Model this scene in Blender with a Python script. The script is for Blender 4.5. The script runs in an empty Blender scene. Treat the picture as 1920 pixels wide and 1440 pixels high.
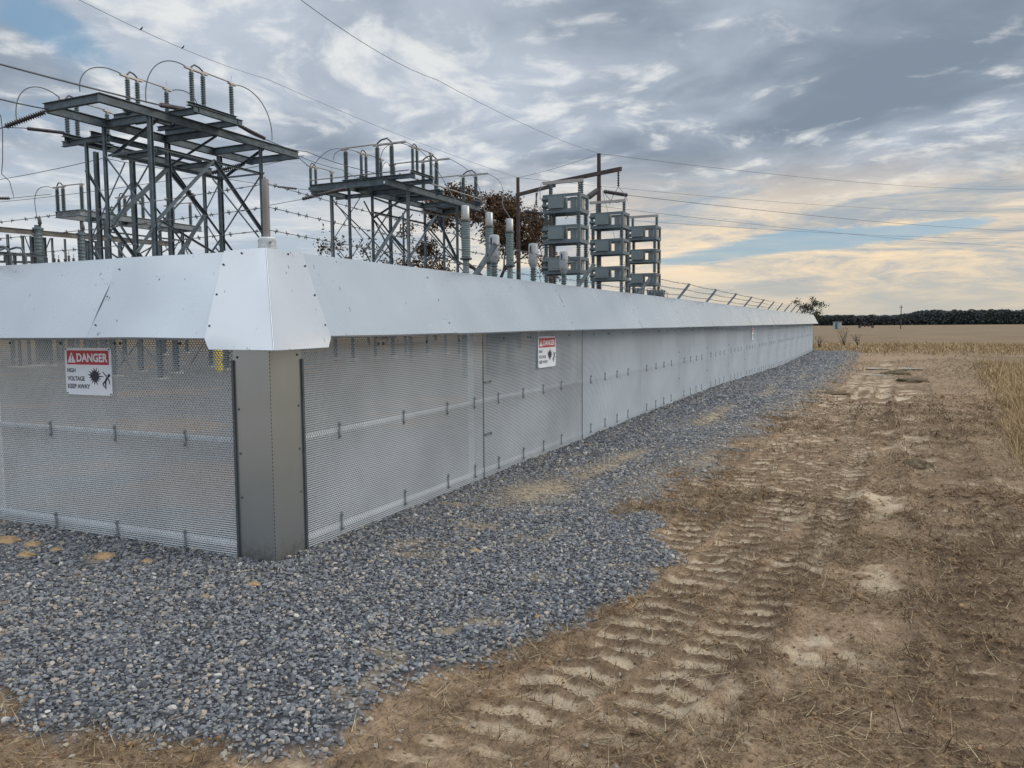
import bpy, math, random
import numpy as np
from mathutils import Vector, Matrix
random.seed(7); rng = np.random.default_rng(11)
S = bpy.context.scene
C = S.collection

# ------------------------------------------------------------------ camera
F = 1471.0
_vY = np.array([678., -116., F]); _vY /= np.linalg.norm(_vY)
_vX = -np.array([-3207., -84., F]); _vX /= np.linalg.norm(_vX)
_vX -= _vX.dot(_vY)*_vY; _vX /= np.linalg.norm(_vX)
_vZ = np.cross(_vX, _vY)
RW = np.stack([_vX, _vY, _vZ])                      # camera (x right, y down, z forward) -> world
CAM = np.array([3.603, -4.016, 1.6])
def P(px, py, **k):                                 # the point of a plane (x=, y= or z=) seen at a photo pixel
    d = RW @ np.array([px-960., py-720., F]); a, v = list(k.items())[0]; i = 'xyz'.index(a)
    return Vector(CAM + d*(v-CAM[i])/d[i])
cam = bpy.data.cameras.new('camera'); cam.sensor_width = 36; cam.lens = 36*F/1920
cam.clip_start = .05; cam.clip_end = 9000
co = bpy.data.objects.new('camera', cam); C.objects.link(co)
M = Matrix.Identity(4)
for i in range(3):
    M[i][0] = RW[i][0]; M[i][1] = -RW[i][1]; M[i][2] = -RW[i][2]; M[i][3] = CAM[i]
co.matrix_world = M; S.camera = co
S.render.resolution_x = 1024; S.render.resolution_y = 768
S.view_settings.view_transform = 'Standard'; S.view_settings.look = 'None'
S.view_settings.exposure = 0; S.view_settings.gamma = 1
S.cycles.transparent_max_bounces = 24; S.cycles.max_bounces = 8

# ------------------------------------------------------------------ node helpers
class NT:
    def __init__(s, tree): s.t = tree; s.n = tree.nodes; s.l = tree.links
    def node(s, typ, ins=None, **kw):
        n = s.n.new(typ)
        for k, v in kw.items(): setattr(n, k, v)
        for k, v in (ins or {}).items(): s.put(n.inputs[k], v)
        return n
    def put(s, sock, v):
        if isinstance(v, bpy.types.NodeSocket): s.l.new(v, sock)
        else: sock.default_value = v
    def m(s, op, a, b=0., c=0., clamp=False):
        n = s.n.new('ShaderNodeMath'); n.operation = op; n.use_clamp = clamp
        for i, v in enumerate((a, b, c)): s.put(n.inputs[i], v)
        return n.outputs[0]
    def ss(s, x, a, b):
        n = s.n.new('ShaderNodeMapRange'); n.interpolation_type = 'SMOOTHSTEP'
        for k, v in (('Value', x), ('From Min', a), ('From Max', b)): s.put(n.inputs[k], v)
        return n.outputs[0]
    def mix(s, f, a, b, mode='MIX'):
        n = s.n.new('ShaderNodeMix'); n.data_type = 'RGBA'; n.blend_type = mode
        for i, v in ((0, f), (6, a), (7, b)):
            if i and isinstance(v, tuple) and len(v) == 3: v = v+(1,)
            s.put(n.inputs[i], v)
        return n.outputs[2]
    def noise(s, vec, scale, detail=4, rough=.5, dist=0., out='Fac'):
        n = s.n.new('ShaderNodeTexNoise')
        if vec is not None: s.l.new(vec, n.inputs['Vector'])
        n.inputs['Scale'].default_value = scale; n.inputs['Detail'].default_value = detail
        n.inputs['Roughness'].default_value = rough; n.inputs['Distortion'].default_value = dist
        return n.outputs[out]
    def vscale(s, vec, sx, sy, sz):
        n = s.n.new('ShaderNodeMapping'); s.l.new(vec, n.inputs[0]); n.inputs['Scale'].default_value = (sx, sy, sz)
        return n.outputs[0]
    def attr(s, name):
        n = s.n.new('ShaderNodeAttribute'); n.attribute_name = name; return n.outputs['Fac']

# ------------------------------------------------------------------ world
SUN_EL, SUN_AZ = math.radians(24), math.radians(62)     # azimuth: from +Y towards +X
W = bpy.data.worlds.new('World'); S.world = W; W.use_nodes = True
w = NT(W.node_tree); w.n.clear()
out = w.node('ShaderNodeOutputWorld'); bg = w.node('ShaderNodeBackground'); bg.inputs[1].default_value = .1
w.l.new(bg.outputs[0], out.inputs[0])
sky = w.node('ShaderNodeTexSky', sky_type='NISHITA', sun_disc=False, sun_elevation=SUN_EL, sun_rotation=SUN_AZ)
sky.air_density = 1.0; sky.dust_density = 1.0
tc = w.node('ShaderNodeTexCoord').outputs['Generated']
sep = w.node('ShaderNodeSeparateXYZ', {0: tc}); dx, dy, dz = sep.outputs
zz = w.m('MAXIMUM', dz, 0.)
den = w.m('ADD', zz, .10)
comb = w.node('ShaderNodeCombineXYZ', {0: w.m('DIVIDE', dx, den), 1: w.m('DIVIDE', dy, den), 2: 0.}).outputs[0]
rot = w.node('ShaderNodeMapping', {0: comb}); rot.inputs['Rotation'].default_value = (0, 0, math.radians(-28))
pl = rot.outputs[0]
def blob(px, py, rx, ry=None):                      # soft patch of the sky round one compass direction
    d = RW @ np.array([px-960., py-720., F]); d /= np.linalg.norm(d)
    az = math.atan2(d[0], d[1]); el = math.asin(d[2]); ry = ry or rx
    return az, el, rx, ry
azn = w.m('ARCTAN2', dx, dy); eln = w.m('ARCSINE', dz)
def bl(px, py, rx, ry, tilt=0.):
    az, el, rx, ry = blob(px, py, rx, ry)
    da = w.m('SUBTRACT', azn, az); de = w.m('SUBTRACT', eln, el)
    if tilt:
        c_, s_ = math.cos(tilt), math.sin(tilt)
        da, de = w.m('ADD', w.m('MULTIPLY', da, c_), w.m('MULTIPLY', de, s_)), w.m('SUBTRACT', w.m('MULTIPLY', de, c_), w.m('MULTIPLY', da, s_))
    q = w.m('ADD', w.m('POWER', w.m('DIVIDE', da, rx), 2.), w.m('POWER', w.m('DIVIDE', de, ry), 2.))
    return w.m('EXPONENT', w.m('MULTIPLY', q, -1.))
# domain warp
wn = w.noise(pl, .8, 3, .5, 0, 'Color')
warp = w.node('ShaderNodeVectorMath', {0: wn, 1: (.5, .5, .5)}, operation='SUBTRACT').outputs[0]
wsc = w.node('ShaderNodeVectorMath', {0: warp}, operation='SCALE'); wsc.inputs['Scale'].default_value = .9
pw = w.node('ShaderNodeVectorMath', {0: pl, 1: wsc.outputs[0]}, operation='ADD').outputs[0]
big = w.noise(w.vscale(pw, 1, .7, 1), .85, 4, .48)
med = w.noise(w.vscale(pw, 1, .75, 1), 2.0, 7, .52)
fine = w.noise(w.vscale(pw, 1, .85, 1), 5.0, 8, .56)
lit = w.m('ADD', w.m('MULTIPLY', big, .55), w.m('MULTIPLY', med, .45))
# big masses of the day's sky: dark bank high over the field, pale deck over the yard, warm low band
darkm = w.m('ADD', w.m('MULTIPLY', bl(1800, 200, .30, .15, -.25), .38), w.m('MULTIPLY', bl(1350, 20, .32, .045, -.02), .9))
darkm = w.m('ADD', darkm, w.m('MULTIPLY', bl(1330, 300, .18, .07, .2), .35))
pale = w.m('ADD', bl(330, 60, .25, .12), w.m('MULTIPLY', bl(1150, 150, .22, .09, .3), .45))
lit2 = w.m('ADD', w.m('SUBTRACT', lit, w.m('MULTIPLY', darkm, .115)), w.m('MULTIPLY', pale, .05))
up = w.ss(dz, .42, .85)
lit2 = w.m('ADD', lit2, w.m('MULTIPLY', up, .07))
lit2 = w.m('ADD', lit2, w.m('MULTIPLY', w.m('SUBTRACT', fine, .5), .16))
t1 = w.ss(lit2, .31, .60)
ccol = w.mix(t1, (.225, .28, .355), (.52, .58, .67))
t2 = w.m('MULTIPLY', w.ss(w.m('ADD', w.m('MULTIPLY', fine, .72), w.m('MULTIPLY', lit2, .5)), .59, .76), .75)
ccol = w.mix(t2, ccol, (.86, .87, .85))
# low band: streaky warm clouds, more so toward the hidden sun
lowpl = w.node('ShaderNodeCombineXYZ', {0: w.m('MULTIPLY', azn, 2.2), 1: w.m('MULTIPLY', eln, 14.), 2: 0.}).outputs[0]
lw = w.noise(lowpl, 1.0, 4, .5, 0, 'Color')
lws = w.node('ShaderNodeVectorMath', {0: lw}, operation='SCALE'); lws.inputs['Scale'].default_value = 1.2
lp2 = w.node('ShaderNodeVectorMath', {0: lowpl, 1: lws.outputs[0]}, operation='ADD').outputs[0]
streak = w.noise(lp2, 2.3, 10, .66)
lowm = w.m('SUBTRACT', 1., w.ss(w.m('ADD', dz, w.m('MULTIPLY', w.m('SUBTRACT', streak, .5), .12)), .10, .215))
side = w.ss(w.m('COSINE', w.m('SUBTRACT', azn, math.radians(18))), .45, .97)
warmc = w.mix(w.ss(streak, .36, .62), (.40, .45, .49), (1.02, .80, .53))
coolc = w.mix(w.ss(streak, .36, .62), (.46, .54, .63), (.74, .77, .79))
lowc = w.mix(side, coolc, warmc)
ccol = w.mix(w.m('MULTIPLY', lowm, .95), ccol, lowc)
# haze right on the horizon
hz = w.m('SUBTRACT', 1., w.ss(dz, .0, .085))
ccol = w.mix(w.m('MULTIPLY', hz, .8), ccol, w.mix(side, (.56, .62, .68), (.58, .54, .46)))
# gaps
gapn = w.m('ADD', w.m('MULTIPLY', med, .5), w.m('MULTIPLY', fine, .5))
gapb = w.m('ADD', w.m('MULTIPLY', bl(110, 60, .09, .035, -.4), .25), w.m('MULTIPLY', bl(60, 225, .10, .04, 0), .16))
gap1 = w.ss(w.m('SUBTRACT', gapb, w.m('MULTIPLY', gapn, .5)), -.13, -.02)
gapl = w.m('ADD', w.m('MULTIPLY', bl(1560, 448, .10, .016, .0), .44), w.m('ADD', w.m('MULTIPLY', bl(1320, 480, .12, .016, .1), .38), w.m('MULTIPLY', bl(1000, 525, .17, .022, 0), .40)))
gapl = w.m('ADD', gapl, w.m('MULTIPLY', bl(1790, 420, .07, .010, .05), .38))
gap2 = w.ss(w.m('SUBTRACT', gapl, w.m('MULTIPLY', streak, .62)), -.08, .07)
gap = w.m('MAXIMUM', gap1, gap2)
skyb = w.mix(.55, sky.outputs[0], (2.6, 4.6, 6.6), 'MIX')
# unseen sky overhead and behind the camera, brightened to lift light on the ground
thin = w.m('ADD', 1., w.m('ADD', w.m('MULTIPLY', w.ss(dz, .45, .95), .9), w.m('MULTIPLY', w.ss(w.m('COSINE', w.m('SUBTRACT', azn, math.radians(-24.7))), .35, -.6), .75)))
cl10 = w.node('ShaderNodeVectorMath', {0: ccol}, operation='SCALE'); w.l.new(w.m('MULTIPLY', thin, 10.), cl10.inputs['Scale'])
fin = w.mix(w.m('MULTIPLY', gap, .85), cl10.outputs[0], skyb)
w.l.new(fin, bg.inputs[0])

sl = bpy.data.lights.new('sun', 'SUN'); sl.energy = 1.4; sl.angle = math.radians(24); sl.color = (1, .9, .76)
so = bpy.data.objects.new('sun', sl); C.objects.link(so)
sd = Vector((math.cos(SUN_EL)*math.sin(SUN_AZ), math.cos(SUN_EL)*math.cos(SUN_AZ), math.sin(SUN_EL)))
so.rotation_euler = sd.to_track_quat('Z', 'Y').to_euler()

# ------------------------------------------------------------------ materials
def mat(name, color=(.5, .5, .5), rough=.6, metal=0., var=.12, vscale=6., bump=0., bscale=80., spec=.5):
    m = bpy.data.materials.new(name); m.use_nodes = True; t = NT(m.node_tree)
    b = t.n['Principled BSDF']; g = t.node('ShaderNodeTexCoord').outputs['Object']
    n1 = t.noise(g, vscale, 5, .6)
    lo = tuple(c*(1-var) for c in color); hi = tuple(min(1, c*(1+var)) for c in color)
    t.l.new(t.mix(t.ss(n1, .3, .7), lo, hi), b.inputs['Base Color'])
    t.l.new(t.m('ADD', t.m('MULTIPLY', n1, .16), rough-.08), b.inputs['Roughness'])
    b.inputs['Metallic'].default_value = metal
    b.inputs['Specular IOR Level'].default_value = spec
    if bump:
        bn = t.node('ShaderNodeBump', {'Height': t.noise(g, bscale, 3, .6), 'Strength': bump, 'Distance': .002})
        t.l.new(bn.outputs[0], b.inputs['Normal'])
    return m
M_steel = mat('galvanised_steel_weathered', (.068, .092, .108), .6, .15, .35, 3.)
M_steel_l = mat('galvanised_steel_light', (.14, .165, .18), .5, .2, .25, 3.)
M_mesh = mat('expanded_metal', (.46, .485, .50), .42, .45, .10, 1.1)
M_clip = mat('zinc_clip', (.24, .27, .29), .45, .4, .15, 30.)
M_rail = mat('galvanised_pipe', (.90, .93, .94), .45, .1, .1, 8.)
M_porc = mat('grey_porcelain', (.085, .115, .125), .35, 0, .15, 5.)
M_poly = mat('pale_green_grey_polymer', (.15, .20, .20), .5, 0, .08, 5.)
M_white = mat('off_white_paint', (.30, .315, .33), .45, 0, .06, 5.)
M_alu = mat('aluminium', (.30, .285, .27), .45, .5, .12, 6.)
M_alub = mat('bright_aluminium_cap', (.34, .345, .34), .35, .6, .08, 20.)
M_wire = mat('weathered_conductor', (.09, .10, .11), .6, .2, .1, 2.)
M_dark = mat('dark_brown_porcelain', (.05, .04, .042), .35, 0, .1, 5.)
M_wood = mat('creosoted_wood', (.05, .038, .034), .9, 0, .3, 1.5)
M_rack = mat('grey_painted_rack', (.085, .115, .13), .5, 0, .08, 2.)
M_can = mat('grey_painted_can', (.13, .165, .175), .45, 0, .07, 2.)
M_tanc = mat('tan_can_side', (.22, .22, .20), .5, 0, .07, 2.)
M_rust = mat('rusty_beam', (.13, .115, .10), .7, .1, .35, 2.)
M_barb = mat('barbed_wire_zinc', (.10, .105, .11), .55, .3, .2, 8.)
M_yellow = mat('yellow_paint', (.78, .58, .06), .5, 0, .1, 5.)
M_red = mat('faded_red_paint', (.07, .022, .02), .6, 0, .2, 2.)
M_black = mat('black_vinyl', (.012, .014, .03), .5, 0, .05, 5.)
M_signw = mat('white_sign_face', (.70, .75, .82), .4, 0, .03, 3.)
M_signr = mat('red_sign_band', (.42, .012, .03), .4, 0, .06, 3.)
M_conc = mat('concrete', (.42, .40, .36), .9, 0, .15, 5.)

def sheet_mat(name, color, rough, metal, marks=True, vs=1.2):
    m = bpy.data.materials.new(name); m.use_nodes = True; t = NT(m.node_tree)
    b = t.n['Principled BSDF']; g = t.node('ShaderNodeTexCoord').outputs['Object']
    n1 = t.noise(g, vs, 4, .55); n2 = t.noise(t.vscale(g, 1, 1, 6), 9, 4, .6)
    lo = tuple(c*.93 for c in color)
    col = t.mix(t.ss(n1, .3, .7), lo, color)
    # zinc spangle
    v = t.node('ShaderNodeTexVoronoi', {'Vector': g, 'Scale': 55.})
    col = t.mix(t.m('MULTIPLY', t.ss(v.outputs['Color'], .2, .9), .03), col, tuple(c*.75 for c in color))
    if marks:
        sc = t.vscale(g, 1, 1, .13)                  # short scuffs running down the slope
        a = t.noise(sc, 38, 2, .5); k = t.noise(g, 4.5, 2, .5)
        mk = t.m('MULTIPLY', t.ss(a, .685, .72), t.ss(k, .53, .63))
        dot = t.node('ShaderNodeTexVoronoi', {'Vector': g, 'Scale': 7.}); dm = t.m('SUBTRACT', 1., t.ss(dot.outputs['Distance'], .016, .026))
        mk = t.m('MAXIMUM', mk, t.m('MULTIPLY', dm, t.ss(k, .52, .58)))
        col = t.mix(t.m('MULTIPLY', mk, .75), col, (.08, .09, .10))
    if not marks:                                    # mud splashed up from the gravel, and faint water runs
        zc = t.node('ShaderNodeSeparateXYZ', {0: g}).outputs[2]
        mud = t.ss(t.m('ADD', t.m('MULTIPLY', t.noise(g, 26, 5, .7), .42), t.m('MULTIPLY', zc, -1.)), .02, .24)
        col = t.mix(t.m('MULTIPLY', mud, .65), col, (.22, .19, .16))
        col = t.mix(t.m('MULTIPLY', t.ss(t.noise(t.vscale(g, 1, 1, .06), 45, 3, .6), .5, .75), .10), col, (.5, .5, .5))
    t.l.new(col, b.inputs['Base Color'])
    t.l.new(t.m('ADD', t.m('MULTIPLY', n1, .10), t.m('ADD', t.m('MULTIPLY', n2, .03), rough-.05)), b.inputs['Roughness'])
    b.inputs['Metallic'].default_value = metal
    bn = t.node('ShaderNodeBump', {'Height': t.noise(t.vscale(g, 1, 1, .6), 2.2, 2, .45), 'Strength': .22, 'Distance': .012})
    t.l.new(bn.outputs[0], b.inputs['Normal'])
    return m
M_skirt = sheet_mat('bright_galvanised_sheet', (.585, .63, .66), .25, .76)
M_flash = sheet_mat('bright_corner_sheet', (.68, .70, .715), .24, .78)
M_cover = sheet_mat('dull_galvanised_sheet', (.40, .43, .435), .33, .85, False)

# ------------------------------------------------------------------ mesh builder
class MB:
    def __init__(s): s.v = []; s.f = []; s.smooth = []
    def add(s, vs, fs, smooth=False):
        o = len(s.v); s.v += [tuple(p) for p in vs]; s.f += [tuple(i+o for i in f) for f in fs]; s.smooth += [smooth]*len(fs)
        return s
    def box(s, c, d, ax=None):
        c = Vector(c); hx, hy, hz = [q/2 for q in d]
        X, Y, Z = ax if ax else (Vector((1, 0, 0)), Vector((0, 1, 0)), Vector((0, 0, 1)))
        vs = [c+X*(hx*i)+Y*(hy*j)+Z*(hz*k) for i in (-1, 1) for j in (-1, 1) for k in (-1, 1)]
        return s.add(vs, [(0, 1, 3, 2), (4, 6, 7, 5), (0, 4, 5, 1), (2, 3, 7, 6), (0, 2, 6, 4), (1, 5, 7, 3)])
    def frame(s, p, q, upv=(0, 0, 1)):
        p, q = Vector(p), Vector(q); d = (q-p); L = d.length; d = d/L; u = Vector(upv)
        if abs(d.dot(u)) > .97: u = Vector((0, 1, 0))
        a = d.cross(u).normalized(); b = a.cross(d).normalized()
        return p, q, d, a, b, L
    def bar(s, p, q, wd, ht, up=(0, 0, 1)):
        p, q, d, a, b, L = s.frame(p, q, up); return s.box((p+q)/2, (L, wd, ht), (d, a, b))
    def angle(s, p, q, wd, t=.012, up=(0, 0, 1)):    # L-section
        p, q, d, a, b, L = s.frame(p, q, up); m = (p+q)/2
        s.box(m+b*(wd/2), (L, wd, t), (d, a, b)); s.box(m-a*(wd/2-t/2), (L, t, wd-t-.002), (d, a, b)); return s
    def channel(s, p, q, wd, ht, t=.02, up=(0, 0, 1)):   # I-section
        p, q, d, a, b, L = s.frame(p, q, up); m = (p+q)/2
        s.box(m+b*(ht/2-t/2), (L, wd, t), (d, a, b)); s.box(m-b*(ht/2-t/2), (L, wd, t), (d, a, b))
        s.box(m, (L-.004, t, ht-2*t), (d, a, b)); return s
    def tube(s, pts, r, n=8, cap=True):
        pts = [Vector(p) for p in pts]; rs = r if isinstance(r, (list, tuple)) else [r]*len(pts)
        vs = []; prev = None
        for i, p in enumerate(pts):
            d = (pts[min(i+1, len(pts)-1)]-pts[max(i-1, 0)]).normalized()
            if prev is None:
                u = Vector((0, 0, 1)) if abs(d.z) < .9 else Vector((0, 1, 0)); a = d.cross(u).normalized()
            else: a = (prev-d*prev.dot(d)).normalized()
            b = d.cross(a); prev = a
            vs += [p+(a*math.cos(2*math.pi*k/n)+b*math.sin(2*math.pi*k/n))*rs[i] for k in range(n)]
        fs = [(i*n+k, i*n+(k+1) % n, (i+1)*n+(k+1) % n, (i+1)*n+k) for i in range(len(pts)-1) for k in range(n)]
        s.add(vs, fs, n > 5)
        if cap:
            o = len(vs); s.f += []
            s.add([vs[k] for k in range(n)], [tuple(range(n))[::-1]]); s.add([vs[o-n+k] for k in range(n)], [tuple(range(n))])
        return s
    def lathe(s, base, prof, n=12, axis=(0, 0, 1), smooth=True):   # prof: (r, h)
        base = Vector(base); A = Vector(axis).normalized(); u = Vector((1, 0, 0)) if abs(A.x) < .9 else Vector((0, 1, 0))
        a = A.cross(u).normalized(); b = A.cross(a); vs = []
        for r, hh in prof:
            vs += [base+A*hh+(a*math.cos(2*math.pi*k/n)+b*math.sin(2*math.pi*k/n))*r for k in range(n)]
        fs = [(i*n+k, i*n+(k+1) % n, (i+1)*n+(k+1) % n, (i+1)*n+k) for i in range(len(prof)-1) for k in range(n)]
        s.add(vs, fs, smooth); s.add(vs[:n], [tuple(range(n))[::-1]]); s.add(vs[-n:], [tuple(range(n))]); return s
    def insul(s, p, q, r, sheds, core=.6, n=10):
        p, q = Vector(p), Vector(q); L = (q-p).length; pr = [(r*core, 0)]
        for i in range(sheds):
            z0 = L*(i+.25)/sheds; z1 = L*(i+.55)/sheds; z2 = L*(i+.95)/sheds
            pr += [(r*core, z0), (r, z1-.15*(z1-z0)), (r, z1), (r*core, z2)]
        pr += [(r*core, L)]
        return s.lathe(p, pr, n, q-p, False)
    def prism(s, poly, thick, o, X, Y, N):           # 2-D outline given its own thickness
        o, X, Y, N = map(Vector, (o, X, Y, N)); n = len(poly)
        a = [o+X*x+Y*y+N*thick for x, y in poly]; b = [o+X*x+Y*y for x, y in poly]
        s.add(a+b, [tuple(range(n)), tuple(range(2*n-1, n-1, -1))]+[(i, n+i, n+(i+1) % n, (i+1) % n) for i in range(n)])
        return s
    def build(s, name, m, parent=None, loc=None):
        o0 = Vector(parent.get('_o', (0, 0, 0))) if parent else Vector(loc or (0, 0, 0))
        me = bpy.data.meshes.new(name); me.from_pydata([Vector(v)-o0 for v in s.v], [], s.f); me.update()
        if any(s.smooth): me.polygons.foreach_set('use_smooth', s.smooth)
        me.materials.append(m); o = bpy.data.objects.new(name, me); C.objects.link(o)
        if parent: o.parent = parent; o['_o'] = tuple(o0)
        elif loc: o.location = loc; o['_o'] = tuple(o0)
        return o
def tag(o, label, cat, group=None, kind=None):
    if label: o['label'] = label
    if cat: o['category'] = cat
    if group: o['group'] = group
    if kind: o['kind'] = kind
    return o
def thing(name, label, cat, loc=(0, 0, 0), group=None):
    o = bpy.data.objects.new(name, None); C.objects.link(o); o.location = loc; o['_o'] = tuple(loc); o.empty_display_size = .2
    return tag(o, label, cat, group)
def dup(root, loc, label=None):
    r = root.copy(); C.objects.link(r); r.location = loc; r['_o'] = tuple(loc)
    if label: r['label'] = label
    for ch in list(root.children):
        c = ch.copy(); C.objects.link(c); c.parent = r
        for g in ch.children:
            d = g.copy(); C.objects.link(d); d.parent = c
    return r
def npmesh(name, v, f, m, attrs=None, smooth=False, parent=None):
    """v (n,3), f (m,k) arrays"""
    me = bpy.data.meshes.new(name); k = f.shape[1]
    me.vertices.add(len(v)); me.vertices.foreach_set('co', v.astype(np.float32).ravel())
    me.loops.add(f.size); me.loops.foreach_set('vertex_index', f.astype(np.int32).ravel())
    me.polygons.add(len(f)); me.polygons.foreach_set('loop_start', np.arange(0, f.size, k, dtype=np.int32))
    me.polygons.foreach_set('loop_total', np.full(len(f), k, np.int32))
    me.polygons.foreach_set('use_smooth', np.full(len(f), smooth, bool))
    for an, av in (attrs or {}).items():
        at = me.attributes.new(an, 'FLOAT', 'POINT'); at.data.foreach_set('value', av.astype(np.float32))
    me.update(); me.validate(); me.materials.append(m)
    o = bpy.data.objects.new(name, me); C.objects.link(o)
    if parent: o.parent = parent
    return o

# ------------------------------------------------------------------ numpy noise and terrain
def _h(ix, iy, s):
    n = (ix.astype(np.int64)*374761393+iy.astype(np.int64)*668265263+s*974634777) & 0xffffffff
    n = ((n ^ (n >> 13))*1274126177) & 0xffffffff
    return ((n ^ (n >> 16)) & 0xffff)/65535.
def vn(x, y, s=0):
    ix = np.floor(x); iy = np.floor(y); fx = x-ix; fy = y-iy; fx = fx*fx*(3-2*fx); fy = fy*fy*(3-2*fy)
    a = _h(ix, iy, s); b = _h(ix+1, iy, s); c = _h(ix, iy+1, s); d = _h(ix+1, iy+1, s)
    return (a*(1-fx)+b*fx)*(1-fy)+(c*(1-fx)+d*fx)*fy
def fbm(x, y, s=0, o=4):
    r = 0; a = .5; t = 0
    for i in range(o): r = r+a*vn(x, y, s+i*17); t += a; a *= .5; x = x*2.03; y = y*2.03
    return r/t
def sst(x, a, b):
    t = np.clip((x-a)/(b-a), 0, 1); return t*t*(3-2*t)
GY = [-2.1, -1.95, -1.56, -1.12, -.72, -.19, .6, 1.34, 1.98, 2.5, 5, 7.35, 12, 20, 30, 50, 53]
GX = [1.2, 1.75, 1.86, 1.84, 2.05, 2.29, 2.43, 2.42, 2.12, 1.85, 1.94, 2.16, 2.34, 2.56, 2.72, 2.7, 2.5]
def gravel_mask(x, y):
    n = (fbm(x*3.5, y*3.5, 3)-.5)
    xe = np.interp(y, GY, GX); soft = np.where(y > 1.9, .30, .10)
    nn = n*np.where(y > 1.9, 1.3, .55)
    ex = (xe-x)+nn+.10*(fbm(x*14, y*14, 33)-.5)
    ey = (y+2.02)+n*.6+.12*np.sin(x*2.1)
    m = sst(ex, -soft*.6, soft)*sst(ey, -.08, .14)
    m = m*(y < 52)*(x > -60)
    # dirt tracked over the gravel
    d1 = np.exp(-(((x-.75)/.33)**2+((y-2.75)/.62)**2))
    lane = np.exp(-((x-(.85+.035*y))/.26)**2)*sst(y, 2.5, 4)*sst(fbm(x*1.2, y*.45, 9), .42, .62)*(1-sst(y, 18, 34))
    d2 = sst(fbm(x*5.5, y*5.1, 21), .60, .74)*.65*sst(fbm(x*1.1, y*1.1, 25), .42, .6)
    nz = fbm(x*7, y*7, 5)
    rim = sst(x-(xe-.85), 0, .8)*sst(y, 1.6, 3.5)*(.25+1.1*fbm(x*2, y*.8, 35))*.75
    dirt = np.clip(np.maximum.reduce([d1*1.25, lane*.9, rim, d2*(y < 6)])*(.55+.9*nz), 0, 1)
    return m, dirt*m
def lugs(x, y, xc, wd, per, ph, depth):
    u = (x-xc)/wd; inside = sst(1-np.abs(u), 0, .18)
    jit = (fbm(x*1.3, y*1.3, 31)-.5)*.05+(fbm(x*9, y*9, 32)-.5)*.018
    lv = .5+.5*np.sin(2*math.pi*((y+jit+.05*np.abs(u))/per+ph))
    return inside, lv
def trackA(y): return np.interp(y, [-3, -2.3, -1.27, -.63, -.13, .95, 2.1, 3.1, 6, 12, 20, 40], [1.9, 2.05, 2.29, 2.42, 2.56, 2.71, 2.85, 2.92, 3.0, 3.3, 3.6, 3.9])
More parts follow.
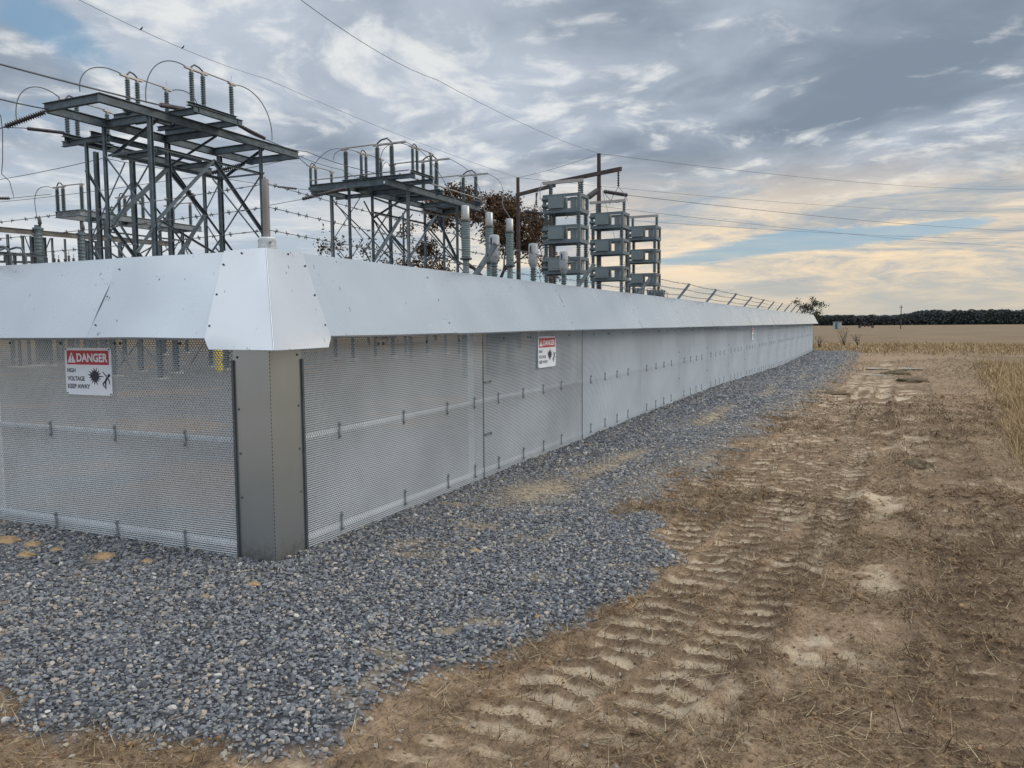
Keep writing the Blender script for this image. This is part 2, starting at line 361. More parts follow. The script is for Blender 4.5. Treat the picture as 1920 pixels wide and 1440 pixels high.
def terrain(x, y):
    gm, gd = gravel_mask(x, y)
    z = -.30*sst(y, 11, 36)*sst(np.hypot(x-3, y), 0, 12)
    z = z+.035*(fbm(x*.7, y*.7, 1)-.5)+.018*(fbm(x*4, y*4, 2)-.5)
    near = 1-sst(np.hypot(x-3.6, y+4), 30, 60)
    dirtm = (1-gm)*near
    rough = fbm(x*14, y*14, 6)-.5
    z = z+dirtm*(.035*rough+.03*np.maximum(fbm(x*6, y*6, 8)-.56, 0)*3)
    z = z+gm*(.035+.01*rough)+gm*.03*sst(-x, -.4, .3)*0
    pale = np.zeros_like(z); dark = np.zeros_like(z)
    tr = trackA(y); keep = dirtm*(1-sst(y, 26, 38))
    for xc, wd, per, ph, dep, pk, y_0 in ((tr, .21, .158, 0., .026, 1., -9), (tr+.43, .17, .158, .25, .020, .85, -9), (tr-.47, .19, .165, .4, .021, .85, -.6), (tr-.93, .20, .165, .1, .016, .6, .2), (4.25+.012*y+.05*np.sin(y*.4), .36, .135, .3, .030, .42, -9)):
        ins, lv = lugs(x, y, xc, wd, per, ph, dep)
        wgt = ins*keep*(.25+.75*sst(fbm(x*1.3, y*.5, 44), .12, .34))*sst(y, y_0-.3, y_0+.3)*(.55+.45*sst(y, -1.6, -.3))*(.45+.55*sst(fbm(x*4, y*3, 48), .22, .42))
        ridge = sst(lv, .66, .90)
        z = z-wgt*.012+wgt*dep*ridge*(.6+.8*fbm(x*11, y*11, 47))
        pale = pale+wgt*(1-sst(lv, .45, .78))*pk*sst(fbm(x*3.2, y*2.2, 51), .18, .42)
        dark = dark+wgt*ridge*.75
    for off, am in ((-.23, 1.), (.23, .8), (.62, 1.), (-.70, .8), (-1.16, .6)):
        g_ = np.exp(-((x-tr-off)/.055)**2)*keep*fbm(x*6, y*6, 61); z = z+.045*am*g_; dark = dark+1.1*am*g_*sst(fbm(x*3, y*3, 63), .3, .6)
    for xc_, am in ((3.86+.012*y+.05*np.sin(y*.4), 1.), (4.66+.012*y+.05*np.sin(y*.4), .9), (5.05+.03*y, .7), (3.2+.02*y, .8)):
        g_ = np.exp(-((x-xc_-.05*(fbm(y*.8, y*0+3, 13)-.5))/.07)**2)*keep*(.3+.7*fbm(x*4, y*2.5, 65)); z = z+.032*am*g_-.018*am*np.exp(-((x-xc_-.11)/.06)**2)*keep; dark = dark+.8*am*g_
    thatch = sst(fbm(x*2.4, y*2.4, 91), .46, .60)*(1-.0*x)*dirtm*np.clip(.55*(np.abs(x-tr) > .65)+.25+.4*sst(x, 4.4, 5.2), 0, 1)
    dark = dark+.6*thatch*sst(fbm(x*12, y*12, 95), .35, .6); z = z+.018*thatch*fbm(x*18, y*18, 96)
    # ridges thrown up beside the tracks
    for off in (-.42, .42): z = z+dirtm*.020*np.exp(-((x-4.25-.012*y-off)/.07)**2)*fbm(x*5, y*5, 62)*1.6
    pt = sst(fbm(x*1.9, y*1.1, 71), .44, .64)*np.exp(-((x-(3.55+.045*np.clip(y, -2, 14)))/.36)**2)*sst(fbm(x*7, y*5, 75), .28, .58)
    pale = np.clip(pale+.85*pt*dirtm+.55*dirtm*sst(fbm(x*2.6, y*2.6, 73), .50, .68)*sst(fbm(x*9, y*8, 77), .3, .6)*(x < 5.2), 0, 1)*(1-.5*np.clip(thatch, 0, 1))
    # rough verge on the field side
    verge = sst(x-(5.0+.06*np.clip(y, 0, 20)), -.2, .8)*near
    z = z+verge*.10*(fbm(x*1.6, y*1.2, 81)-.2)
    mound = np.exp(-(((x-6.5)/2.2)**2+((y-36)/3.)**2))*.25
    z = z+mound
    return z, gm, gd, pale, dark, verge
def gz(x, y): return float(terrain(np.array([float(x)]), np.array([float(y)]))[0][0])

rr = [.4]
while rr[-1] < 60: rr.append(rr[-1]*(1.0042 if 1.8 < rr[-1] < 16 else 1.008))
while rr[-1] < 4500: rr.append(rr[-1]*1.07)
rr = np.array(rr); ax0 = math.radians(-24.7)
th = np.concatenate([np.arange(-44, 44, .25), np.arange(44, 316, 4.)]); th = np.radians(th)+ax0
RR, TH = np.meshgrid(rr, th, indexing='ij'); X = 3.603+RR*np.sin(TH); Y = -4.016+RR*np.cos(TH)
Z, gm, gd, pale_, dark_, verge_ = terrain(X.ravel(), Y.ravel())
nr, nt = RR.shape; ii, jj = np.meshgrid(np.arange(nr-1), np.arange(nt), indexing='ij')
a = ii*nt+jj; b = ii*nt+(jj+1) % nt; c_ = (ii+1)*nt+(jj+1) % nt; d_ = (ii+1)*nt+jj
fc = np.stack([a, d_, c_, b], -1).reshape(-1, 4)

def ground_mat():
    m = bpy.data.materials.new('trampled_clay_and_stubble'); m.use_nodes = True; t = NT(m.node_tree)
    b = t.n['Principled BSDF']; b.inputs['Roughness'].default_value = .92; b.inputs['Specular IOR Level'].default_value = .25
    g = t.node('ShaderNodeNewGeometry').outputs['Position']
    n1 = t.noise(g, 2.2, 6, .6); n2 = t.noise(g, 23, 6, .65); n3 = t.noise(t.vscale(g, 1, .35, 1), 110, 4, .7)
    mud = t.mix(t.ss(n2, .3, .7), (.20, .134, .080), (.41, .285, .182))
    mud = t.mix(t.m('MULTIPLY', t.ss(n1, .35, .65), .45), mud, (.44, .305, .19))
    mud = t.mix(t.m('MULTIPLY', t.ss(n3, .50, .68), .7), mud, (.075, .05, .03))
    mud = t.mix(t.m('MULTIPLY', t.ss(n3, .42, .28), .35), mud, (.54, .42, .26))
    pf = t.m('MULTIPLY', t.ss(t.m('ADD', t.attr('pale'), t.m('MULTIPLY', t.m('SUBTRACT', t.noise(g, 14, 5, .7), .5), 1.3)), .22, .9), t.ss(n3, .82, .50))
    mud = t.mix(pf, mud, t.mix(n1, (.50, .385, .26), (.60, .485, .345)))
    mud = t.mix(t.m('MULTIPLY', t.m('MINIMUM', t.attr('wet'), 1.), .72), mud, (.125, .082, .050))
    # stubble field
    f1 = t.noise(t.vscale(g, .12, .6, 1), 1.0, 5, .6); f2 = t.noise(t.vscale(g, .5, 1.5, 1), 6, 6, .7)
    fld = t.mix(t.ss(f1, .35, .65), (.175, .122, .068), (.265, .19, .112))
    fld = t.mix(t.m('MULTIPLY', t.ss(f2, .45, .7), .6), fld, (.12, .08, .048))
    fld = t.mix(t.m('MULTIPLY', t.ss(t.noise(t.vscale(g, .02, .22, 1), 1.3, 4, .6), .52, .66), .5), fld, (.135, .095, .06))
    col = t.mix(t.attr('field'), mud, fld)
    # gravel bed under the loose stones
    v = t.node('ShaderNodeTexVoronoi', {'Vector': g, 'Scale': 34.})
    gcol = t.mix(t.ss(v.outputs['Color'], .1, .9), (.09, .095, .105), (.23, .24, .255))
    gcol = t.mix(t.ss(v.outputs['Distance'], .25, .6), gcol, (.05, .052, .058))  # shade in the gaps between stones, painted into the bed colour
    gcol = t.mix(t.m('MULTIPLY', t.attr('dirt'), .85), gcol, (.42, .33, .22))
    col = t.mix(t.attr('gravel'), col, gcol)
    ycol = t.mix(t.noise(g, 40, 4, .7), (.07, .068, .062), (.24, .225, .205))
    ycol = t.mix(t.ss(t.noise(g, .35, 4, .6), .52, .62), ycol, (.25, .17, .11))
    col = t.mix(t.attr('yard'), col, ycol)
    t.l.new(col, b.inputs['Base Color'])
    hh = t.m('ADD', t.m('MULTIPLY', n2, .6), t.m('MULTIPLY', n3, .4))
    bn = t.node('ShaderNodeBump', {'Height': hh, 'Strength': 1., 'Distance': .035})
    t.l.new(bn.outputs[0], b.inputs['Normal'])
    return m
Xr, Yr = X.ravel(), Y.ravel()
inside_yard = sst(-Xr, .0, .2)*sst(Yr, .0, .2)*(1-sst(Yr, 49, 51))*(Xr > -90)
rad = np.hypot(Xr-3.6, Yr+4)
field = np.clip(np.maximum(verge_*.55, sst(Xr, 7, 9)*.9)+sst(rad, 45, 60), 0, 1)*(1-inside_yard)
field = np.maximum(field, sst(Xr, 8, 11)); field = np.maximum(field, sst(Yr, 52, 54)*(1-inside_yard))
ground = npmesh('ground', np.stack([Xr, Yr, Z], 1), fc, ground_mat(),
    {'gravel': gm*(1-inside_yard), 'dirt': np.clip(gd, 0, 1), 'pale': pale_, 'wet': dark_, 'field': field, 'yard': inside_yard}, smooth=True)
ground['kind'] = 'structure'

# ------------------------------------------------------------------ loose stones
phi = (1+5**.5)/2
ICO_V = np.array([(-1, phi, 0), (1, phi, 0), (-1, -phi, 0), (1, -phi, 0), (0, -1, phi), (0, 1, phi), (0, -1, -phi), (0, 1, -phi), (phi, 0, -1), (phi, 0, 1), (-phi, 0, -1), (-phi, 0, 1)])/1.902
ICO_F = np.array([(0, 11, 5), (0, 5, 1), (0, 1, 7), (0, 7, 10), (0, 10, 11), (1, 5, 9), (5, 11, 4), (11, 10, 2), (10, 7, 6), (7, 1, 8), (3, 9, 4), (3, 4, 2), (3, 2, 6), (3, 6, 8), (3, 8, 9), (4, 9, 5), (2, 4, 11), (6, 2, 10), (8, 6, 7), (9, 8, 1)])
TPL = []
for k in range(24):
    v = ICO_V*rng.uniform(.72, 1.2, (12, 1))
    for q in range(3):                              # chop flat faces
        nrm = rng.normal(size=3); nrm /= np.linalg.norm(nrm); dd = v@nrm; lim = rng.uniform(.35, .62)
        v = v-np.clip(dd-lim, 0, None)[:, None]*nrm
    TPL.append(v)
TPL = np.array(TPL)
def scatter(name, pos, size, m, flat=(.45, .8), attrs=None, sink=.1):
    n = len(pos); v = TPL[rng.integers(0, 24, n)].copy()
    sc = np.stack([rng.uniform(.7, 1.25, n), rng.uniform(.55, .95, n), rng.uniform(flat[0], flat[1], n)], 1)
    v = v*sc[:, None, :]*size[:, None, None]
    az = rng.uniform(0, 2*math.pi, n); tl = rng.normal(0, .38, n); ta = rng.uniform(0, math.pi*2, n)
    ct, st = np.cos(tl)[:, None], np.sin(tl)[:, None]
    y2 = v[..., 1]*ct-v[..., 2]*st; z2 = v[..., 1]*st+v[..., 2]*ct; x2 = v[..., 0]
    ca, sa = np.cos(az)[:, None], np.sin(az)[:, None]
    V = np.stack([x2*ca-y2*sa, x2*sa+y2*ca, z2], -1)
    V += pos[:, None, :]; V[..., 2] += (size*(.35-sink))[:, None]
    Fc = (ICO_F[None]+(np.arange(n)*12)[:, None, None]).reshape(-1, 3)
    at = {k: np.repeat(a, 12) for k, a in (attrs or {}).items()}
    return npmesh(name, V.reshape(-1, 3), Fc, m, at)
def in_view(x, y, pad=6):
    a = np.degrees(np.arctan2(x-3.603, y+4.016))+24.7
    return (np.abs(a) < 33.2+pad)
def area_pts(x0, x1, y0, y1, dens):
    n = int((x1-x0)*(y1-y0)*dens); return rng.uniform(x0, x1, n), rng.uniform(y0, y1, n)
xs, ys, szs = [], [], []
for (x0, x1, y0, y1, dn, s0) in ((-3.6, 2.9, -2.4, 0, 3600, .0112), (0, 2.9, 0, 3.4, 3600, .0112), (0, 2.9, 3.4, 9, 1700, .0145), (0, 3.2, 9, 20, 620, .022), (0, 3.2, 20, 52, 180, .036), (-3.6, -.0, -.0, .35, 900, .014)):
    x, y = area_pts(x0, x1, y0, y1, dn); g_, d_2 = gravel_mask(x, y)
    k = (rng.uniform(0, 1, len(x)) < np.clip(g_*(1-.82*d_2)*1.1+.012*((x < 3)&(y < 6)), 0, 1)) & in_view(x, y)
    x, y = x[k], y[k]; xs.append(x); ys.append(y); szs.append(s0*rng.lognormal(0, .36, len(x)))
xs, ys, szs = map(np.concatenate, (xs, ys, szs))
zs = terrain(xs, ys)[0]; gg2, dd2 = gravel_mask(xs, ys); dd2 = np.maximum(dd2, 1-sst(gg2, .1, .5))
def gravel_mat():
    m = bpy.data.materials.new('crushed_bluestone'); m.use_nodes = True; t = NT(m.node_tree)
    b = t.n['Principled BSDF']; b.inputs['Roughness'].default_value = .75; b.inputs['Specular IOR Level'].default_value = .35
    r = t.attr('tone'); g = t.node('ShaderNodeNewGeometry').outputs['Position']
    cr = t.node('ShaderNodeValToRGB', {0: r}); e = cr.color_ramp; e.elements[0].color = (.06, .064, .07, 1); e.elements[1].position = 1.; e.elements[1].color = (.58, .56, .52, 1)
    for p_, c in ((.35, (.135, .143, .156, 1)), (.7, (.205, .214, .227, 1)), (.86, (.27, .278, .28, 1)), (.91, (.36, .30, .22, 1)), (.965, (.42, .36, .28, 1)), (.985, (.50, .47, .42, 1))):
        el = e.elements.new(p_); el.color = c
    col = t.mix(t.m('MULTIPLY', t.attr('dust'), .6), cr.outputs[0], (.44, .35, .24))
    col = t.mix(t.m('MULTIPLY', t.noise(g, 160, 3, .6), .3), col, (.14, .15, .165))
    t.l.new(col, b.inputs['Base Color']); return m
szs = np.minimum(szs, .019*(1+.06*np.hypot(xs-3.6, ys+4)))
gr = scatter('gravel', np.stack([xs, ys, zs], 1), szs, gravel_mat(), (.4, .8), {'tone': np.clip(rng.uniform(0, 1, len(xs)), 0, 1), 'dust': np.clip(dd2*1.1+rng.uniform(-.25, .15, len(xs))+.75*(rng.uniform(0, 1, len(xs)) < .10)*sst(fbm(xs*2, ys*2, 27), .35, .6), 0, 1)})
tag(gr, 'blue-grey crushed stone spread in a band along the foot of the metal fence', 'gravel', None, 'stuff')

# crumbs of clay on the dirt
x, y = area_pts(.3, 6.8, -3.2, 4.5, 2600); x2, y2 = area_pts(2., 7.5, 4.5, 16, 450); x = np.r_[x, x2]; y = np.r_[y, y2]
g_, _d = gravel_mask(x, y); cl = fbm(x*2.4, y*2.4, 91)
Tq = terrain(x, y); k = (rng.uniform(0, 1, len(x)) < (1-g_)*(.2+.8*sst(cl, .42, .68))*(1-.92*Tq[3])*(1-.5*(np.abs(x-trackA(y)) < .4))) & in_view(x, y) & (np.hypot(x-3.6, y+4) > 1.2)
x, y = x[k], y[k]
M_crumb = mat('clay_crumbs', (.23, .15, .085), .95, 0, .5, 30., .4, 200., .2)
cr = scatter('clay_crumbs', np.stack([x, y, terrain(x, y)[0]], 1), rng.lognormal(math.log(.0058), .5, len(x))*(1+.05*np.hypot(x-3.6, y+4)), M_crumb, (.5, .9), None, .2)
tag(cr, 'loose crumbs of brown clay churned up over the wheel tracks', 'soil', None, 'stuff')

# ------------------------------------------------------------------ straw and dry grass
def blade_mat(name, stops, rough=.8):
    m = bpy.data.materials.new(name); m.use_nodes = True; t = NT(m.node_tree); b = t.n['Principled BSDF']
    b.inputs['Roughness'].default_value = rough; b.inputs['Specular IOR Level'].default_value = .2
    cr = t.node('ShaderNodeValToRGB', {0: t.attr('tone')}); e = cr.color_ramp
    e.elements[0].color = stops[0]+(1,); e.elements[1].color = stops[-1]+(1,)
    for i, s_ in enumerate(stops[1:-1]): e.elements.new((i+1)/(len(stops)-1)).color = s_+(1,)
    t.l.new(cr.outputs[0], b.inputs['Base Color']); return m
M_straw = blade_mat('straw', [(.05, .033, .019), (.13, .088, .048), (.27, .19, .105), (.58, .47, .29)])
M_grass = blade_mat('dry_grass', [(.13, .085, .045), (.30, .20, .10), (.46, .33, .17), (.66, .52, .31)])
def blades(name, x, y, z, L, wd, lean, m, bend=.3, seg=3):
    """curved tapering blades; lean 0 = upright, 1 = lying"""
    n = len(x); az = rng.uniform(0, 2*math.pi, n); el = np.clip(lean, 0, 1)
    D = np.stack([np.cos(az)*np.sin(el*math.pi/2), np.sin(az)*np.sin(el*math.pi/2), np.cos(el*math.pi/2)], 1)
    sd_ = rng.uniform(0, 2*math.pi, n); Sx = np.stack([np.cos(sd_), np.sin(sd_), np.zeros(n)], 1)
    Bn = np.cross(D, Sx); Bn /= np.linalg.norm(Bn, axis=1)[:, None]+1e-9
    p = np.stack([x, y, z], 1); rows = []
    cv = rng.normal(0, bend, n)
    for i in range(seg+1):
        tt = i/seg; q = p+D*(L*tt)[:, None]+Bn*((cv*L)*(tt*tt))[:, None]
        q[:, 2] -= (L*bend*.5*tt*tt)*(1-el)
        q[:, 2] = np.maximum(q[:, 2], z+.002*(i+1)+.003)
        ww = (wd*(1-.75*tt))[:, None]; rows += [q-Sx*ww, q+Sx*ww]
    V = np.stack(rows, 1); k = 2*(seg+1)
    F1 = np.array([(2*i, 2*i+1, 2*i+3, 2*i+2) for i in range(seg)])
    Fc = (F1[None]+(np.arange(n)*k)[:, None, None]).reshape(-1, 4)
    return npmesh(name, V.reshape(-1, 3), Fc, m, {'tone': np.repeat(rng.uniform(0, 1, n)**1.2, k)})
x, y = area_pts(.2, 7.2, -3.4, 3.5, 3400); x2, y2 = area_pts(1.8, 8, 3.5, 12, 800); x3, y3 = area_pts(2, 9, 12, 36, 80)
x = np.r_[x, x2, x3]; y = np.r_[y, y2, y3]
g_, _d = gravel_mask(x, y); T_ = terrain(x, y); cl = sst(fbm(x*2.4, y*2.4, 91), .42, .58)*1.8+.12+.5*np.exp(-((x-trackA(y)-.38)/.12)**2)+.4*np.exp(-((x-trackA(y)+.36)/.1)**2)+.5*sst(x, 3.6, 5.)
k = (rng.uniform(0, 1, len(x)) < np.clip((1-g_*.985)*cl*(1-.95*T_[3])*(1-.45*(np.abs(x-trackA(y)) < .4)), 0, 1)) & in_view(x, y) & (np.hypot(x-3.6, y+4) > 1.0)
x, y, z = x[k], y[k], T_[0][k]; dist = np.hypot(x-3.6, y+4)
xr, yr = area_pts(.9, 6.6, -3.2, 3.5, 6500); xq, yq = area_pts(1.8, 7.5, 3.5, 13, 1300); xr = np.r_[xr, xq]; yr = np.r_[yr, yq]; Tr = terrain(xr, yr)
kr = (rng.uniform(0, 1, len(xr)) < np.clip(Tr[4]*.75-.06, 0, 1)*(1-Tr[1])) & in_view(xr, yr) & (np.hypot(xr-3.6, yr+4) > 1.0)
xr, yr, zr = xr[kr], yr[kr], Tr[0][kr]; dr = np.hypot(xr-3.6, yr+4)
M_root = blade_mat('churned_roots', [(.04, .024, .014), (.085, .052, .030), (.15, .095, .055), (.28, .19, .11)])
rt = blades('churned_roots', xr, yr, zr+.001, rng.lognormal(math.log(.026), .45, len(xr))*(1+dr*.05), np.maximum(.0022, dr*.00040)*rng.uniform(.6, 1.5, len(xr)), rng.uniform(.35, .95, len(xr)), M_root, .6, 2)
tag(rt, 'dark churned roots and mud along the ridges pressed up by the wheels', 'roots', None, 'stuff')
st = blades('straw_litter', x, y, z+.004, rng.lognormal(math.log(.055), .5, len(x))*(1+dist*.04), np.maximum(.0014, dist*.00027)*rng.uniform(.5, 1.5, len(x)), rng.uniform(.72, .98, len(x)), M_straw, .3, 2)
tag(st, 'trampled straw and dead grass strewn over the muddy wheel tracks', 'straw', None, 'stuff')
# standing dry grass on the field side of the track
x, y = area_pts(4.4, 11, 1.5, 14, 1100); x2, y2 = area_pts(4.8, 22, 14, 34, 200); x3, y3 = area_pts(-6, 45, 34, 70, 34)
x = np.r_[x, x2, x3]; y = np.r_[y, y2, y3]
edge = 4.95+.085*np.clip(y-4, 0, 30)+.5*(fbm(x*.3, y*.8, 15)-.5)
far_ = y > 40+.0*x
dn = np.where(y < 36, sst(x-edge, -.25, .7), sst(y-(50+3*(x < 3)), -8, 6)*(x > 1)+sst(y, 50, 54)*(x <= 1))
clump = sst(fbm(x*1.8, y*1.1, 17), .38, .62)
k = (rng.uniform(0, 1, len(x)) < dn*(.18+.82*clump)*np.where(y < 14, 1, .8)) & in_view(x, y)
x, y = x[k], y[k]; dist = np.hypot(x-3.6, y+4); cl = clump[k]
hgt = rng.lognormal(math.log(.21), .35, len(x))*(.5+.8*cl)*np.where(dist > 30, .9, 1.)
tz = terrain(x, y)[0]
gs = []
for q in range(3):
    gs.append((x+rng.normal(0, .05, len(x)), y+rng.normal(0, .05, len(x)), tz, hgt*rng.uniform(.6, 1.2, len(x))))
X4 = [np.concatenate(v) for v in zip(*gs)]; dist = np.hypot(X4[0]-3.6, X4[1]+4)
gs_ = blades('dry_grass', X4[0], X4[1], X4[2]-.01, X4[3], np.maximum(.0022, dist*.00030), np.abs(rng.normal(.3, .3, len(X4[0]))), M_grass, .45, 3)
tag(gs_, 'tall straw-coloured dead grass standing along the right side of the track', 'grass', None, 'stuff')

# ------------------------------------------------------------------ fence
PIT = .0158; PL = 3.0
def panel_mesh(name, flip=1):
    z0 = -.32; nrow = int((2.06-z0)/PIT); h = .0060; dx_ = .0031*flip; V = []; Fq = []
    k = 0
    ncol = int(PL/.026)
    rows = np.arange(nrow); zb = z0+rows*PIT
    # solid strands
    sv = np.zeros((nrow, 4, 3)); sv[:, 0] = np.stack([np.full(nrow, dx_), np.full(nrow, .004), zb], 1); sv[:, 1] = sv[:, 0]; sv[:, 1, 1] = PL-.004
    sv[:, 2] = np.stack([np.full(nrow, -dx_), np.full(nrow, PL-.004), zb+h], 1); sv[:, 3] = sv[:, 2]; sv[:, 3, 1] = .004
    R_, K_ = np.meshgrid(rows[:-1], np.arange(ncol), indexing='ij'); R_ = R_.ravel(); K_ = K_.ravel()
    yc = (K_+.25+.5*(R_ % 2))*.026; zc = z0+R_*PIT
    bw = .0027
    bv = np.zeros((len(yc), 4, 3)); bv[:, 0] = np.stack([np.full(len(yc), -dx_), yc-bw, zc+h], 1); bv[:, 1] = np.stack([np.full(len(yc), -dx_), yc+bw, zc+h], 1)
    bv[:, 2] = np.stack([np.full(len(yc), dx_), yc+bw, zc+PIT], 1); bv[:, 3] = np.stack([np.full(len(yc), dx_), yc-bw, zc+PIT], 1)
    # the bond's edge has the sheet's thickness
    ev = np.zeros((len(yc), 4, 3)); ev[:, 0] = np.stack([np.full(len(yc), -.0045), yc, zc+h], 1); ev[:, 1] = np.stack([np.full(len(yc), .0045), yc, zc+h], 1)
    ev[:, 2] = np.stack([np.full(len(yc), .0045), yc, zc+PIT], 1); ev[:, 3] = np.stack([np.full(len(yc), -.0045), yc, zc+PIT], 1)
    V = np.concatenate([sv.reshape(-1, 3), bv.reshape(-1, 3), ev.reshape(-1, 3)]); Fq = np.arange(len(V)).reshape(-1, 4)
    return V, Fq
def mkmesh(name, m, flip):
    v, f = panel_mesh(name, flip); o = npmesh(name, v, f, m); return o
M_mesh_b = mat('expanded_metal_bright', (.49, .525, .55), .5, .3, .09, .7)
fr = thing('perimeter_fence', 'long galvanised mesh fence with sloping sheet metal guard running away to the right', 'fence', (0, 0, 0), 'runs of the substation fence')
fl = thing('perimeter_fence', 'short galvanised mesh fence run with sloping guard on the left of the corner post', 'fence', (0, 0, 0), 'runs of the substation fence')
pm_dull = mkmesh('mesh_panel', M_mesh, 1); pm_brt = mkmesh('mesh_panel', M_mesh_b, 1)
used = {'d': False, 'b': False}
def place_panel(kind, parent, loc, rz):
    src = pm_dull if kind == 'd' else pm_brt
    if not used[kind]: o = src; used[kind] = True
    else: o = src.copy(); C.objects.link(o)
    o.parent = parent; o.location = loc; o.rotation_euler = (0, 0, rz); return o
NP = 17
_hw = {}
def hardware(name, key, make, m, parent, p, N=(1, 0, 0)):
    # a small part (screw, clip, bolt) of its own that shares its mesh with the others of its kind; made pointing along +X
    if key not in _hw:
        mb = MB(); make(mb); o = mb.build(name, m); _hw[key] = o.data
    else:
        o = bpy.data.objects.new(name, _hw[key]); C.objects.link(o)
    o.parent = parent; N = Vector(N); o0 = Vector(parent.get('_o', (0, 0, 0))); o.location = Vector(p)-o0
    o.rotation_euler = N.to_track_quat('X', 'Z').to_euler(); return o
def screw(parent, p, N, r=.009, m=None, name='screw'):
    return hardware(name, ('screw', r, (m or M_dark).name), lambda b: b.lathe((0, 0, 0), [(r, 0), (r, r*.6), (r*.45, r*.8)], 8, (1, 0, 0)), m or M_dark, parent, p, N)
def clipmesh(h):
    def f(mb):
        mb.box((.004, 0, 0), (.008, .016, h)); mb.lathe((.0075, 0, h*.36), [(.007, 0), (.007, .012)], 6, (1, 0, 0)); mb.lathe((.0075, 0, -h*.36), [(.007, 0), (.007, .012)], 6, (1, 0, 0))
    return f
def clip(mb, yy, zc, h=.12, X=.008):
    mb.box((X, yy, zc), (.008, .016, h)); mb.lathe((X, yy, zc+h*.36), [(.007, 0), (.007, .012)], 6, (1, 0, 0)); mb.lathe((X, yy, zc-h*.36), [(.007, 0), (.007, .012)], 6, (1, 0, 0))
def groundz(y): return -.30*float(sst(np.array(y), 11, 36))
farclips = MB(); farbolts = MB()
for k in range(NP):
    kind = 'd' if k < 2 else 'b'
    y0 = k*PL+.10
    p = place_panel(kind, fr, (0, y0, (-.02 if k % 2 else 0)+groundz(y0)), 0)
    ys_ = (.62, 1.5, 2.25, 2.8) if k == 0 else (.35, 1.0, 1.6, 2.2)
    for yy in ys_:
        for zz, hh in ((.83, .12), (.14+groundz(y0), .14)):
            if k < 11: hardware('rail_clip', ('clip', hh), clipmesh(hh), M_clip, fr, (.004, y0+yy, zz))
            else: farclips.box((.008, y0+yy, zz), (.008, .016, hh))
    for yy in (.5, 1.15, 1.22, 1.9, 2.5):
        if k < 8: screw(fr, (.002, y0+yy, 1.46), (1, 0, 0), .012, M_steel, 'bolt')
        else: farbolts.box((.006, y0+yy, 1.46), (.01, .02, .02))
    for zz in (1.02, .48):
        if 2 < k < 11: screw(fr, (.004, y0+2.9, zz), (1, 0, 0), .013, M_steel, 'bolt')
        elif k == 1: hardware('splice_plate', ('splice', 1), lambda b: b.box((.003, 0, 0), (.006, .16, .022)).lathe((.0055, -.06, 0), [(.01, 0), (.008, .01)], 6, (1, 0, 0)).lathe((.0055, .06, 0), [(.01, 0), (.008, .01)], 6, (1, 0, 0)), M_steel_l, fr, (.004, y0+.10, zz))
farclips.build('distant_rail_clip', M_clip, fr)['kind'] = 'stuff'
farbolts.build('distant_bolt', M_steel, fr)['kind'] = 'stuff'
for k in range(3):
    p = place_panel('d', fl, (-.10-(k+1)*PL, 0, 0), -math.pi/2)
    if k == 0:
        for px in (97, 217, 348): hardware('rail_clip', ('clip', .12), clipmesh(.12), M_clip, fl, (P(px, 815, y=0).x, -.004, .825), (0, -1, 0))
        for px in (108, 222, 348): hardware('rail_clip', ('clip', .14), clipmesh(.14), M_clip, fl, (P(px, 1000, y=0).x, -.004, .10), (0, -1, 0))
        for px in (20, 115, 216, 226, 338): screw(fl, (P(px, 645, y=0).x, -.002, 1.49), (0, -1, 0), .011, M_steel, 'bolt')
    else:
        for yy in (.35, 1.0, 1.6, 2.2):
            for zz in (.825, .10): hardware('rail_clip', ('clip', .12), clipmesh(.12), M_clip, fl, (-.1-(k+1)*PL+yy, -.004, zz), (0, -1, 0))
# rails and posts behind the mesh
for zz, r in ((.825, .024), (.10, .022), (1.56, .021)):
    b_ = MB(); b_.tube([(-.028, .1, zz), (-.028, 12, zz), (-.028, 24, zz-.2), (-.028, 51, zz-.28 if zz < 1 else zz)], r, 10); b_.build('rail', M_rail, fr)
    b_ = MB(); b_.tube([(-.1, .030, zz), (-9, .030, zz)], r, 10); b_.build('rail', M_rail, fl)
for k in range(1, NP+1):
    b_ = MB(); b_.tube([(-.085, k*PL, -.35), (-.085, k*PL, 2.1)], .03, 10); b_.build('post', M_rail, fr)
for k in range(1, 4):
    b_ = MB(); b_.tube([(-k*PL, .085, -.1), (-k*PL, .085, 2.1)], .03, 10); b_.build('post', M_rail, fl)
# vertical stiffener seen at the first seam
MB().box((.006, 3.10, .82), (.004, .012, 1.6)).build('cover_strip', M_steel, fr)
MB().box((.006, 6.10, .82), (.004, .012, 1.6)).build('cover_strip', M_steel, fr)
